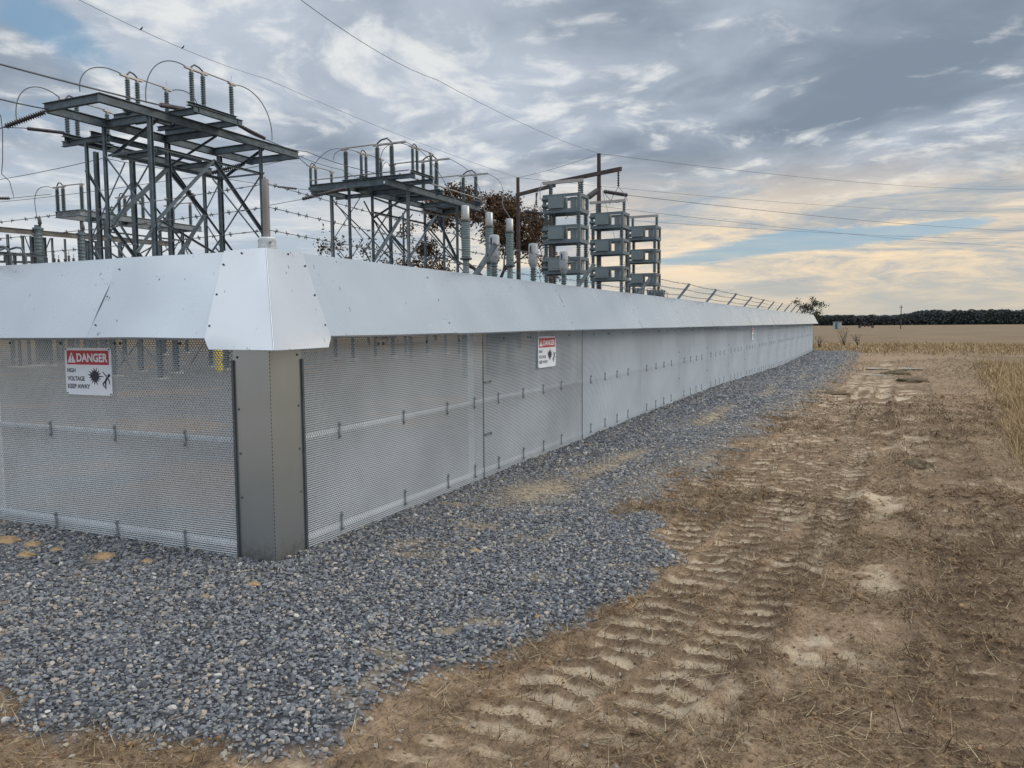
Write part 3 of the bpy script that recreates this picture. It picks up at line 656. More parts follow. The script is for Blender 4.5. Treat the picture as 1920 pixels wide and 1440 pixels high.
# sloping guard sheets
def skirt(y0, y1, seed, lift=0.):
    n1, n2 = 14, 8; r_ = random.Random(seed); a1, a2, a3 = r_.uniform(-1, 1), r_.uniform(-1, 1), r_.uniform(-1, 1); vs = []
    prof = [(-.04, 2.098), (.008, 2.104)]
    for i in range(n2+1):
        t_ = i/n2; prof.append((.012+.300*t_, 2.102-.565*t_))
    prof += [(.306, 1.530), (.288, 1.526)]
    for j in range(n1+1):
        u = j/n1; yy = y0+(y1-y0)*u
        for i, (xx, zz) in enumerate(prof):
            t_ = max(0, min(1, (i-2)/n2)); bul = (.007*a1*math.sin(math.pi*u)*math.sin(math.pi*t_)+.006*a2*math.sin(2*math.pi*u+a3*3)*t_+.004*a3*math.sin(5*u+7*t_))
            tw = .003*a3*(u-.5)*t_
            vs.append((xx+(bul+tw)*.88+lift, yy, zz+(bul+tw)*.46+lift*.3))
    m_ = len(prof); fs = [(j*m_+i, (j+1)*m_+i, (j+1)*m_+i+1, j*m_+i+1) for j in range(n1) for i in range(m_-1)]
    inn = [(x_-.0018, y_, z_-.0012) for x_, y_, z_ in vs]; N = len(vs)
    fs2 = [tuple(reversed([q+N for q in f])) for f in fs]
    ed = [(i, i+1, N+i+1, N+i) for i in range(m_-1)]+[(n1*m_+i+1, n1*m_+i, N+n1*m_+i, N+n1*m_+i+1) for i in range(m_-1)]+[(j*m_+m_-1, (j+1)*m_+m_-1, N+(j+1)*m_+m_-1, N+j*m_+m_-1) for j in range(n1)]
    return vs+inn, fs+fs2, ed
def skirt_screws(parent, y0, tr=None, vec=(.88, 0, .47)):
    for t_ in (.15, .5, .85):
        q = (.012+.3*t_+.004, y0, 2.102-.565*t_+.003); screw(parent, tr(q) if tr else q, vec, .0062)
f_i_ = lambda i: True
def crease(o):
    me = o.data; me.polygons.foreach_set('use_smooth', [True]*len(me.polygons)); me.set_sharp_from_angle(angle=math.radians(22))
bounds = [.02, 1.98]+[1.98+3.05*i for i in range(1, 17)]; bounds = [b_ for b_ in bounds if b_ < 51]+[51.2]
for k in range(len(bounds)-1):
    v_, f_, e_ = skirt(bounds[k], bounds[k+1]+.03, k*3+5, .0012*(k % 2)+.0012*(k == 0))
    mb = MB(); mb.add(v_, f_, False); mb.add(v_, e_, False); mb.smooth = [f_i_(i) for i in range(len(mb.f))]
    o = mb.build('guard_sheet', M_skirt, fr); crease(o)
    if k < 6: skirt_screws(o, bounds[k+1]-.04)
xs_ = P(198, 560, y=-.15).x
lb = [.02, -xs_, -xs_+3.05, -xs_+6.1, 9.2]
for k in range(4):
    v_, f_, e_ = skirt(lb[k], lb[k+1]+.03, k*7+2, .0006*(k % 2))
    tr = lambda p: (-p[1], -p[0], p[2])
    mb = MB(); mb.add([tr(p) for p in v_], [tuple(reversed(f)) for f in f_], True); mb.add([tr(p) for p in v_], e_, False)
    o = mb.build('guard_sheet', M_skirt, fl); crease(o)
    skirt_screws(o, lb[k+1]-.04, tr, (0, -.88, .47))
# end return of the far skirt, far-side fence corner
MB().box((-.04, 51.25, .85), (.10, .06, 2.6)).build('end_post', M_steel_l, fr)

# slanted arms and barbed wire
def arm(mb, base, d, L=.40):
    b0 = Vector(base); e = b0+Vector(d).normalized()*L
    mb.angle(b0, e, .036, .005, (0, 1, 0) if abs(Vector(d).y) < .1 else (1, 0, 0)); return e
ADIR = (.62, 0, .78); arms = {}
for k in range(1, NP+1):
    y = k*PL+.02; p0 = Vector((-.075, y, 2.06)); e = p0+Vector(ADIR).normalized()*.44; mb = MB()
    if k <= 4 or True:
        mb.bar(p0, e, .045, .005, (0, 1, 0)); q_ = Vector((.78, 0, -.62))*.018
        mb.bar(p0+Vector((0, .0225, 0))+q_, e+Vector((0, .0225, 0))+q_, .036, .005, (.0, 0.01, 1))
    mb.box(p0, (.07, .07, .05))
    mb.build('barb_arm', M_steel_l, fr); arms[k] = [p0+Vector(ADIR).normalized()*q for q in (.43, .30, .16)]
larms = {}
for k in range(1, 4):
    x = -k*PL; p0 = Vector((x, .075, 2.06)); D = Vector((0, -.62, .78)).normalized(); e = p0+D*.44
    MB().bar(p0, e, .045, .008, (1, 0, 0)).box(p0, (.07, .07, .05)).build('barb_arm', M_steel_l, fl); larms[k] = [p0+D*q for q in (.43, .30, .16)]
def catenary(p, q, sag, n=10):
    p, q = Vector(p), Vector(q); return [p.lerp(q, i/n)-Vector((0, 0, sag*4*(i/n)*(1-i/n))) for i in range(n+1)]
def barbed(pts, name, parent, r=.0026):
    mb = MB(); mb.tube(pts, r, 5); acc = 0; rn = random.Random(5)
    for a, b in zip(pts, pts[1:]):
        L = (b-a).length; t_ = .06
        while t_ < L:
            c = a.lerp(b, t_/L); d = (b-a)/L
            if (Vector(CAM)-c).length < 30:
                for s_ in range(2):
                    cc = c+d*(.008*s_); u = Vector((rn.uniform(-1, 1), rn.uniform(-1, 1), rn.uniform(-1, 1))); u = (u-d*u.dot(d)).normalized()
                    mb.bar(cc-u*.016, cc+u*.016, .0035, .0035)
                mb.tube([c-d*.012, c+d*.018], .0048, 5)
            t_ += rn.uniform(.105, .135)
    return mb.build(name, M_barb, parent)
# corner post with its upright arm and three wires each way
cp = thing('corner_post', 'folded grey sheet metal corner post under a bright hooded cap', 'post', (0, 0, 0))
PX, PY = -.055, .075
MB().tube([(PX, PY, -.05), (PX, PY, 2.19)], .052, 20).build('inner_pipe', M_rail, cp)
MB().lathe((PX, PY, 2.112), [(.062, 0), (.062, .012), (.057, .014), (.059, .058), (.052, .072), (.02, .075)], 24).tube([(PX+.05, PY-.03, 2.155), (PX+.085, PY-.045, 2.16)], .008, 8).lathe((PX+.08, PY-.043, 2.16), [(.012, 0), (.012, .01)], 6, (1, -.5, 0)).build('post_cap', mat('grey_cast_cap', (.36, .38, .385), .6, .3, .15, 40.), cp)
zt = P(499, 335, y=PY).z
MB().tube([(PX, PY, 2.18), (PX, PY, zt-.01), (PX, PY, zt)], [.0235, .0225, .017], 14).tube([(PX-.003, PY, zt), (PX-.003, PY, zt+.012)], .006, 8).build('upright_arm', mat('brown_grey_pipe', (.17, .155, .15), .6, .2, .15, 5.), cp)
cw = [Vector((PX, PY, P(499, q, y=PY).z)) for q in (345, 389, 432)]
for i in range(3):
    pr = [Vector((PX+.024, PY, cw[i].z))]; pr = pr+catenary(pr[0], arms[1][i], .012)[1:]
    for k in range(1, NP): pr += catenary(arms[k][i], arms[k+1][i], .02, 4)[1:]
    barbed(pr, 'barbed_wire', fr)
    pr = catenary(Vector((PX-.024, PY, cw[i].z)), larms[1][i], .015, 8)
    for k in range(1, 3): pr += catenary(larms[k][i], larms[k+1][i], .02, 4)[1:]
    barbed(pr, 'barbed_wire', fl)
# folded post cover
def lsec(mb, w_, t_, z0, z1, off=.012):
    o_ = off
    pts = [(-w_, -o_), (o_, -o_), (o_, w_), (o_-t_, w_), (o_-t_, -o_+t_), (-w_, -o_+t_)]
    n = len(pts); vs = [(x_, y_, z0) for x_, y_ in pts]+[(x_, y_, z1) for x_, y_ in pts]
    mb.add(vs, [(i, (i+1) % n, n+(i+1) % n, n+i) for i in range(n)]+[tuple(range(n))[::-1], tuple(range(n, 2*n))])
mb = MB(); lsec(mb, .30, .003, -.03, 1.6, .014); cv = mb.build('post_cover', M_cover, cp)
mb = MB()
M_trim = mat('dark_edge_trim', (.10, .115, .125), .4, .6, .1, 5)
mb.box((-.300, -.020, .70), (.018, .014, 1.36)); mb.build('edge_trim', M_trim, cp); mb = MB(); mb.box((.020, .300, .70), (.014, .018, 1.36)); mb.build('edge_trim', M_trim, cp)
# mat('dark_edge_trim', (.10, .115, .125), .4, .6, .1, 5), cp)
for zz in (.45, .75, 1.05, 1.40): screw(cv, (-.262, -.0135, zz), (0, -1, 0), .008, M_steel); screw(cv, (.0135, .258, zz+.01), (1, 0, 0), .008, M_steel)
mb = MB()
for i in range(60): mb.box((.0145, -.0145, .03+i*.026), (.0035, .0035, .014))
mb.build('stitched_seam', M_dark, cp)
# hooded corner flashing
zT = 2.106
RT = Vector((.018, -.018, zT+.002)); RB = Vector((.352, -.352, 1.458))
def facep(sw):      # right face in world; left face mirrored about the corner diagonal
    TL = Vector((.020, .335, zT)); BL = Vector((.338, .21, 1.515)); BB = Vector((.350, .165, 1.462))
    pts = [RT, TL, BL, BB, RB]
    if sw: pts = [Vector((-p.y, -p.x, p.z)) for p in pts]
    return pts
def grid_face(pts, n=10):
    RT_, TL, BL, BB, RB_ = pts; rows = []
    for i in range(n+1):
        t_ = i/n; a_ = RT_.lerp(RB_, t_)
        s0 = .915; b_ = TL.lerp(BL, t_/s0) if t_ < s0 else BL.lerp(BB, (t_-s0)/(1-s0))
        rows.append([a_.lerp(b_, j/8) for j in range(9)])
    return rows
for sw in (0, 1):
    rows = grid_face(facep(sw)); n_ = (Vector((.88, 0, .47)) if not sw else Vector((0, -.88, .47)))
    vs = []
    for i, r_ in enumerate(rows):
        for j, p in enumerate(r_):
            q = p+n_*(.0022*math.sin(i*.6+sw)*math.sin(j*.5+1)*(j > 0)+.007)
            vs.append(q)
    fs = [(i*9+j, i*9+j+1, (i+1)*9+j+1, (i+1)*9+j) if sw else (i*9+j, (i+1)*9+j, (i+1)*9+j+1, i*9+j+1) for i in range(10) for j in range(8)]
    N = len(vs); vs2 = vs+[v-n_*.005 for v in vs]
    mb = MB(); mb.add(vs2, fs, True); mb.add(vs2, [tuple(q+N for q in reversed(f)) for f in fs], True)
    mb.add(vs2, [(i*9+8, (i+1)*9+8, N+(i+1)*9+8, N+i*9+8) for i in range(10)]+[(90+j, 90+j+1, N+90+j+1, N+90+j) for j in range(8)])
    hd = mb.build('hood_face', M_flash, cp); crease(hd)
    for (i, j) in ((1.5, 7.5), (4.6, 7.6), (7.8, 7.65), (.6, 4.2)):
        i0 = int(i); j0 = int(j); p = rows[i0][j0].lerp(rows[i0+1][min(8, j0+1)], .5*(i-i0+j-j0))+n_*.006
        screw(hd, p+n_*.002, n_, .0072)
MB().tube([RT+Vector((.008, -.008, .003)), RB+Vector((.009, -.009, .003))], .0035, 6).build('hood_ridge', M_flash, cp)

# ------------------------------------------------------------------ danger signs
def text_mesh(body, bold):
    cu = bpy.data.curves.new('lettering', 'FONT'); cu.body = body; cu.size = 1; cu.offset = bold; cu.extrude = .0; cu.resolution_u = 3
    to = bpy.data.objects.new('lettering', cu); C.objects.link(to); me = bpy.data.meshes.new_from_object(to)
    v = [tuple(x.co) for x in me.vertices]; f = [tuple(p.vertices) for p in me.polygons]
    bpy.data.objects.remove(to); bpy.data.curves.remove(cu); bpy.data.meshes.remove(me)
    return v, f
TXT = {}
def sign(o0, U, N, w_, h_, label, detail=True):
    """o0 = upper left corner, U runs to the right, N faces out"""
    o0, U, N = Vector(o0), Vector(U), Vector(N); Dn = Vector((0, 0, -1))
    t = thing('danger_sign', label, 'sign', o0+U*(w_/2)+Dn*h_, 'danger signs on the fence')
    def pt(u, v, d=0.): return o0+U*(u*w_)+Dn*(v*h_)+N*d
    def plate(mb, outline, d0, d1):
        n = len(outline); vs = [pt(u, v, d1) for u, v in outline]+[pt(u, v, d0) for u, v in outline]
        mb.add(vs, [tuple(range(n))[::-1], tuple(range(n, 2*n))]+[(i, n+i, n+(i+1) % n, (i+1) % n)[::-1] for i in range(n)])
    c = .03; ol = [(c, 0), (1-c, 0), (1-.3*c, .3*c), (1, c), (1, 1-c), (1-.3*c, 1-.3*c), (1-c, 1), (c, 1), (.3*c, 1-.3*c), (0, 1-c), (0, c), (.3*c, .3*c)]
    mb = MB(); plate(mb, ol, 0, .003); mb.build('plate', M_signw, t)
    mb = MB(); plate(mb, [(.045, .055), (.955, .055), (.955, .355), (.045, .355)], .0032, .0042); rb = mb.build('red_band', M_signr, t)
    def txt(mb, body, u0, u1, v0, v1, bold, d):
        key = (body, bold)
        if key not in TXT: TXT[key] = text_mesh(body, bold)
        v, f = TXT[key]; xs_ = [p[0] for p in v]; ys2 = [p[1] for p in v]; a0, a1, b0, b1 = min(xs_), max(xs_), min(ys2), max(ys2)
        mb.add([pt(u0+(u1-u0)*(p[0]-a0)/(a1-a0), v1+(v0-v1)*(p[1]-b0)/(b1-b0), d) for p in v], f)
    mb = MB(); txt(mb, 'DANGER', .265, .935, .115, .30, .035, .0052)
    plate(mb, [(.06, .315), (.15, .09), (.24, .315)], .0043, .0050); mb.build('heading', M_signw, t)
    mb = MB(); plate(mb, [(.14, .15), (.16, .15), (.156, .245), (.144, .245)], .0051, .0058); plate(mb, [(.142, .265), (.158, .265), (.158, .29), (.142, .29)], .0051, .0058)
    mb.build('exclamation_mark', M_signr, t)
    mb = MB()
    txt(mb, 'HIGH', .04, .225, .435, .525, .028, .0040); txt(mb, 'VOLTAGE', .04, .42, .605, .705, .028, .0040); txt(mb, 'KEEP AWAY', .04, .53, .77, .87, .028, .0040)
    mb.build('wording', M_black, t)
    mb = MB(); rn = random.Random(4); cu_, cv_ = .645, .60; n = 30; ring = []
    for i in range(n):
        a = 2*math.pi*i/n; r = (rn.uniform(.125, .17) if i % 2 == 0 else rn.uniform(.075, .095)); 
        if i == 0: r = .21
        ring.append((cu_+r*math.cos(a)*1.0, cv_+r*math.sin(a)*1.22))
    vs = [pt(cu_, cv_, .004)]+[pt(u, v, .004) for u, v in ring]
    mb.add(vs, [(0, (i+1) % n+1, i+1) for i in range(n)])
    # tumbling figure pictogram
    def limb(a, b, wa, wb):
        ax_, ay = a; bx, by = b; dx_, dy_ = bx-ax_, by-ay; L = math.hypot(dx_, dy_); nx, ny = -dy_/L, dx_/L
        q = [(ax_+nx*wa, ay+ny*wa), (bx+nx*wb, by+ny*wb), (bx-nx*wb, by-ny*wb), (ax_-nx*wa, ay-ny*wa)]
        mb.add([pt(u, v, .0044+.0001*len(mb.f) % .0006) for u, v in q], [(3, 2, 1, 0)]); mb.add([pt(u, v, .0044) for u, v in q], [(0, 1, 2, 3)])
    hd = [(.945+.030*math.cos(i*math.pi/5), .575+.036*math.sin(i*math.pi/5)) for i in range(10)]
    mb.add([pt(u, v, .0043) for u, v in hd], [tuple(range(10))[::-1]])
    limb((.92, .60), (.855, .72), .022, .018); limb((.90, .60), (.815, .50), .012, .008)
    limb((.92, .64), (.955, .70), .012, .009); limb((.955, .70), (.94, .76), .009, .008)
    limb((.865, .70), (.81, .75), .016, .013); limb((.81, .75), (.845, .83), .013, .007)
    limb((.87, .70), (.868, .79), .018, .013); limb((.868, .79), (.87, .865), .013, .008)
    mb.build('pictogram', M_black, t)
    for u, v in ((.03, .03), (.97, .03), (.03, .97), (.97, .97)): screw(t, pt(u, v, .003), N, .006)
    return t
sx0 = P(122, 652, y=-.02).x; sx1 = P(208, 652, y=-.02).x
sign((sx0, -.022, P(122, 652, y=-.02).z), (1, 0, 0), (0, -1, 0), sx1-sx0, .352, 'white and red danger sign on the fence left of the corner post')
for yy0, yy1, zt_, lab in ((P(1010, 632, x=.04).y, P(1043, 632, x=.04).y, 1.462, 'white and red danger sign on the long fence run, nearest to the corner post'),
                      (22.3, 22.8, 1.43, 'small distant danger sign halfway down the long fence run'),
                      (44.2, 44.7, 1.33, 'tiny danger sign by the far end of the long fence run')):
    sign((.03, yy0, zt_), (0, 1, 0), (1, 0, 0), yy1-yy0, .37, lab)

# ================================================================== the yard
ca = lambda x, y: (x/3.5125, 90+y/3.5125)            # positions read off enlarged views of the photograph
cb_ = lambda x, y: (280+x/3.5125, 90+y/3.5125)
cc = lambda x, y: (560+x/4.8, 230+y/4.8)
cd_ = lambda x, y: (860+x/4.8, 270+y/4.8)
def beam(t, p, q, wd=.15, ht=.26, name='beam', m=None): return MB().channel(p, q, wd, ht, .018).build(name, m or M_steel, t)
def brace(t, p, q, w_=.075, name='brace', m=None): return MB().angle(p, q, w_*.85, .012).build(name, m or M_steel, t)
def column(t, x, y, z1, w_=.14, z0=-.1, m=None):
    w_ *= .86
    o = MB().channel((x, y, z0), (x, y, z1), w_, w_, .014, (0, 1, 0)).build('column', m or M_steel, t)
    MB().box((x, y, .02), (.35, .35, .12)).build('footing', M_conc, o); return o
def arc(p, q, up, n=14, bias=(0, 0, 0)):
    """cable loop from p to q that bulges by the vector up"""
    p, q, up = Vector(p), Vector(q), Vector(up); b = Vector(bias)
    return [p.lerp(q, i/n)+up*(math.sin(math.pi*i/n)**.8)+b*(math.sin(2*math.pi*i/n)) for i in range(n+1)]
def switch(name_lab, o, ax, pos, h=.98, r=.085, base=True, arm=.0, side=None, group='disconnect switches on the steel structures', blade=True, mi=None, over=(.25, .2)):
    """three post insulators on a channel: a close pair and a single one, blade and jaw on top"""
    A = Vector(ax); Sd = A.cross(Vector((0, 0, 1))); t = thing('disconnect_switch', name_lab, 'switch', o, group); O = Vector(o)
    pp = [O+A*q for q in pos]; mi = mi or M_porc; s = max(.6, h)
    if base:
        MB().channel(O+A*(min(pos)-.18)+Vector((0, 0, -.06)), O+A*(max(pos)+.18)+Vector((0, 0, -.06)), .16, .11, .014).build('base_channel', M_steel, t)
    for p in pp:
        i_ = MB().insul(p+Vector((0, 0, .05*s)), p+Vector((0, 0, h-.07*s)), r, int(h*17), .62, 12).build('insulator', mi, t)
        MB().lathe(p, [(r*.95, 0), (r*.95, .02), (r*.6, .05*s+.002)], 10).build('bottom_flange', M_steel, i_)
        MB().lathe(p+Vector((0, 0, h-.072*s)), [(r*.62, 0), (r*.7, .03*s), (r*.7, .07*s)], 10).build('top_cap', M_alu, i_)
    T = [p+Vector((0, 0, h)) for p in pp]; Z = Vector((0, 0, 1)); sg = 1 if pos[2] > pos[0] else -1
    outer, inner = T[0], T[1]
    MB().bar(outer-A*sg*over[0]+Z*.03, inner+A*sg*over[1]+Z*.03, .09*s, .05*s).build('terminal_arm', M_alu, t)
    if blade:
        m1 = inner+A*sg*.05+Z*.09; MB().tube([outer+Z*.09, outer.lerp(inner, .3)+Z*.20*s, outer.lerp(inner, .7)+Z*.17*s, inner+Z*.10], .026*s, 7).build('hinge_linkage', M_dark, t)
        MB().tube([inner+Z*.08, T[2]+Z*.07], .024*s, 8).build('blade', M_alu, t)
        MB().bar(T[2]-A*sg*.12+Z*.05, T[2]+A*sg*over[1]+Z*.03, .10*s, .06*s).build('jaw', M_alu, t)
        MB().tube([T[2]+Z*.08, T[2]+Z*.22+A*.04, T[2]+Z*.30+A*.02, T[2]+Z*.24-A*.01], .007, 5).build('arcing_horn', M_alu, t)
    return t, T
def jumper(t, pts, r=.014): return MB().tube(pts, r, 6).build('jumper_cable', M_wire, t)

# ---------------------------------------------------------------- nearest switch structure
ZP = 8.1
T1 = thing('switch_structure', 'large dark steel platform tower left of the corner post, nearest of the steel towers', 'tower', (-18, 16, 0), 'steel switch structures in the yard')
xb1, xb2, xb3 = -16.4, -18.75, -20.6
beam(T1, (xb1, 11.7, ZP), (xb1, 20.15, ZP)); beam(T1, (xb2, 11.85, ZP), (xb2, 20.3, ZP))
for y in (11.75, 13.85, 16.1, 18.3, 20.2): beam(T1, (xb2+.01, y, ZP-.004), (xb1-.01, y, ZP-.004), .14, .24)
beam(T1, (xb3, 13.7, ZP-.28), (xb3, 20.0, ZP-.28), .15, .24)
beam(T1, (xb2-.6, 13.7, ZP-.27), (xb2-.6, 18.3, ZP-.27), .12, .18)
for y in (13.85, 16.1, 18.3): beam(T1, (xb3-.3, y, ZP-.42), (xb2+.1, y, ZP-.42), .12, .18)
for y in (14.6, 16.25): beam(T1, (-18.9, y, ZP+.24), (-15.55, y, ZP+.24), .13, .2)
beam(T1, (-15.6, 14.4, ZP+.24), (-15.6, 16.45, ZP+.24), .12, .2)
for y in (13.9, 15.6): beam(T1, (-18.5, y, ZP+.20), (-16.9, y, ZP+.20), .12, .14)
def colpx(t, xrow, px, z1, w_=.14, m=None):
    q = P(px, 400, x=xrow); column(t, xrow, q.y, z1, w_, m=m); return q.y
for xr, px, w_ in ((xb1, 288, .15), (xb1, 492, .11), (xb2, 202, .11), (xb2, 319, .17), (xb2, 415, .17), (xb3, 185, .15), (xb3, 252, .17), (xb3, 385, .12), (-19.6, 168, .10)):
    colpx(T1, xr, px, ZP-(.13 if xr > -19 else .5), w_)
def bpx(t, a, b, w_=.075, **k):
    p, q = P(*a, **k), P(*b, **k); return brace(t, p, q, w_)
for a_, b__, w_ in ((cb_(420, 740), cb_(775, 1255), .12), (cb_(420, 745), cb_(60, 1130), .10), (cb_(60, 1130), cb_(-80, 1350), .08), (cb_(40, 655), cb_(740, 830), .09), (cb_(60, 1130), cb_(545, 1420), .07)): bpx(T1, a_, b__, w_, x=xb1)
for a_, b__, w_ in ((ca(735, 705), cb_(465, 860), .11), (cb_(120, 795), ca(740, 1150), .14), (cb_(120, 795), cb_(380, 1110), .13), (cb_(155, 800), cb_(545, 1335), .07), (cb_(365, 1100), cb_(195, 1370), .12), (ca(735, 1170), ca(905, 1400), .1), (cb_(470, 1260), cb_(400, 1360), .06)): bpx(T1, a_, b__, w_, x=xb2)
def xface(t, y, xa, xc, za, zc, w_=.07): brace(t, (xa, y, za), (xc, y, zc), w_); brace(t, (xc, y-.09, za), (xa, y-.09, zc), w_)
for y, xa in ((13.75, xb1), (18.25, xb1)):
    for z0, z1 in ((7.1, 4.6), (4.6, 2.2), (2.2, .2)): xface(T1, y, xa, xb2, z0, z1)
    brace(T1, (xa, y+.1, 7.1), (xb2, y+.1, 7.1), .08)
for y in (14.5, 18.6):
    for z0, z1 in ((7.0, 4.6), (4.6, 2.2), (2.2, .2)): xface(T1, y, xb2-.05, xb3, z0, z1, .055)
for z0, z1 in ((6.9, 4.4), (4.4, 1.8)): brace(T1, (xb3, 14.4, z0), (xb3, 16.3, z1), .06); brace(T1, (xb3, 16.3, z0), (xb3, 14.4, z1), .06); brace(T1, (xb3, 16.3, z0), (xb3, 18.9, z1), .06); brace(T1, (xb3, 18.9, z0), (xb3, 16.3, z1), .06)
brace(T1, (xb2, 13.95, 7.1), (xb1, 13.75, 7.95), .09); brace(T1, (xb2, 18.6, 7.1), (xb1, 18.3, 7.95), .09)
brace(T1, (xb2, 16.1, 7.1), (xb1, 16.1, 7.95), .07)
brace(T1, (-17.5, 13.85, 7.95), (-16.4, 14.6, 8.2), .06)

swA, TA = switch('disconnect switch with three ribbed posts at the front right of the nearest tower', (-15.75, 14.5, 8.56), (0, 1, 0), (0, .46, 1.66), .98, .082)
swB, TB = switch('disconnect switch in the middle of the nearest tower, partly behind its front beam', (-17.85, 13.92, 8.42), (0, 1, 0), (0, .36, 1.5), 1.02, .082)
swC, TC = switch('disconnect switch at the far left edge of the nearest tower', (-20.5, 13.75, 7.95), (0, 1, 0), (0, .36, 1.5), 1.05, .082)
U_ = Vector((0, 0, 1))
def loop(t, p, q, h, r=.016, bias=None):
    """flexible cable: leaves the arm almost level, swings over and drops steeply onto q"""
    p, q = Vector(p), Vector(q); d = q-p; hz = Vector((d.x, d.y, 0)); b1 = p+hz*.55+Vector((0, 0, h)); b2 = q+Vector((0, 0, abs(d.z)*.55+h*1.1))+hz*.06; pts = []
    for i in range(21):
        t_ = i/20; pts.append(p*(1-t_)**3+b1*(3*t_*(1-t_)**2)+b2*(3*t_*t_*(1-t_))+q*t_**3)
    return jumper(t, pts, r)
def pxy(px, py, y): return P(px, py, y=y)
loop(swA, TA[0]+Vector((0, -.2, .05)), P(274, 193, y=13.2), .30, .016, (0, 0, .1))
loop(swB, TB[0]+Vector((0, -.2, .05)), P(150, 172, y=12.6), .26, .016, (0, 0, .1))
loop(swC, TC[0]+Vector((0, -.2, .05)), P(31, 226, y=11.6), .30, .016, (0, 0, .1))
loop(swA, TA[2]+Vector((0, .2, .05)), P(510, 263, y=18.0), .18, .016, (0, 0, .12))
loop(swB, TB[2]+Vector((0, .2, .05)), P(372, 212, y=16.2), .15)

# conductors and strain insulators
def string_ins(t, p, q, r=.075, n=14, m=None, name='strain_insulator'):
    p, q = Vector(p), Vector(q); return MB().insul(p, q, r*.9, int(n*1.15), .48, 10).build(name, m or M_dark, t)
def wire(label, pts, r=.013, sag=.0, ins=(), cat='cable', name='conductor', group='overhead conductors and ground wires', m=None):
    p0 = Vector(pts[0]); t = thing(name, label, cat, p0, group); full = [p0]
    for a_, b__ in zip(pts, pts[1:]): full += catenary(a_, b__, sag, 12)[1:]
    MB().tube(full, r, 6).build('cable', m or M_wire, t)
    for a_, b__, rr_, n in ins: string_ins(t, a_, b__, rr_, n)
    return t
p_in = P(291, 195, y=13.0); p_e = P(352, 206, x=-17.6)
wire('thick dark cable entering at the upper left and ending behind the nearest tower', [P(-60, 104, y=8.), p_in, p_e], .024, .02, [(p_in.lerp(p_e, .15), p_in.lerp(p_e, .9), .085, 16)])
wire('thick dark cable entering left, ending at the top left corner of the nearest tower', [P(-60, 170, y=7.5), P(91, 205, x=-18.75)], .02, .03)
pa, pb = P(5, 239, y=11.0), P(84, 210, x=-18.9)
wire('heavy ribbed strain insulator reaching left from the corner of the nearest tower', [P(-40, 255, y=9.5), pa, pb], .018, .0, [(pa.lerp(pb, .06), pb, .115, 15)])
pa, pb = P(42, 240, y=11.6), P(128, 250, y=13.6)
wire('slim string of dark discs left of the nearest tower, just below its corner', [P(5, 239, y=11.1), pa, pb], .012, 0, [(pa.lerp(pb, .1), pa.lerp(pb, .9), .062, 18)])
pa, pb = P(440, 231, x=-16.), P(503, 263, y=18.)
wire('cable with a dark strain insulator leaving the right side of the nearest tower', [pa, pb, P(574, 284, y=23), P(702, 324, y=27.)], .016, .08, [(pa.lerp(pb, .12), pa.lerp(pb, .9), .075, 16)])
wire('cable running from the far end of the nearest tower to the middle tower', [P(558, 292, x=-16.4), P(640, 318, y=25), P(700, 345, y=27)], .012, .05)
pa, pb = P(397, 324, x=-18.7), P(458, 307, x=-17.6)
wire('rising wire on the left with a fat strain insulator under the nearest tower', [P(-60, 345, y=26), P(196, 296, y=20), pa, pb], .016, .1, [(pa, pb, .10, 15)])
wire('second rising wire on the left, crossing behind the nearest tower legs', [P(-60, 384, y=26), P(320, 338, y=24), P(570, 292, y=27)], .014, .1)
pa, pb = P(520, 350, y=24), P(556, 354, y=25.5)
wire('thin wire with a short dark insulator between the nearest and middle towers', [P(420, 335, x=-18.75), pa, pb, P(578, 356, y=26.3)], .012, .0, [(pa, pb, .06, 10)])
pa, pb = P(559, 375, y=27), P(648, 353, x=-18.0)
wire('wire rising to a disc string under the middle tower', [P(505, 385, y=24), pa, pb], .014, 0, [(pa.lerp(pb, .1), pb, .10, 16)])
pa, pb = P(0, 372, y=18), P(18, 372, y=18.2)
wire('short dark strain insulator poking in at the left edge with a hanging drop cable', [P(-60, 372, y=17), pa, pb, P(96, 364, y=22)], .014, 0, [(P(-12, 372, y=17.8), pb, .09, 9)])
wire('thin vertical drop cable hanging down at the left edge of the picture', [P(1, 215, y=12), P(5, 245, y=12.2), P(5, 300, y=12.6), P(3, 326, y=13), P(18, 340, y=14), P(26, 370, y=18.1)], .012)

# ---------------------------------------------------------------- middle switch structure
T2 = thing('switch_structure', 'steel platform tower in the middle, standing before the brown-leaved trees', 'tower', (-18.5, 31, 0), 'steel switch structures in the yard')
m1, m2, m3 = -16.5, -18.8, -20.6
beam(T2, (m1, 26.2, ZP), (m1, 35.6, ZP), .18, .32); beam(T2, (m2, 26.4, ZP), (m2, 35.6, ZP), .16, .28)
beam(T2, (m3-.1, 26.2, ZP), (m1-.1, 26.2, ZP), .18, .32)
beam(T2, (m3, 26.3, ZP-.02), (m3, 29.0, ZP-.02), .16, .24)
for y in (27.3, 28.6, 31.0, 33.2, 35.5): beam(T2, (m2+.01, y, ZP-.01), (m1-.01, y, ZP-.01), .15, .24)
for y in (27.0, 28.9): beam(T2, (m3-.7, y, ZP-.01), (m2, y, ZP-.01), .13, .2)
for y in (26.9, 28.5): beam(T2, (m2, y, ZP+.28), (-15.35, y, ZP+.28), .14, .2)
beam(T2, (-19.3, 26.85, ZP+.29), (-16.3, 26.85, ZP+.29), .2, .16)
beam(T2, (-19.3, 30.9, ZP+.2), (-16.2, 30.9, ZP+.2), .2, .16); beam(T2, (-19.3, 35.2, ZP+.2), (-16.2, 35.2, ZP+.2), .2, .16)
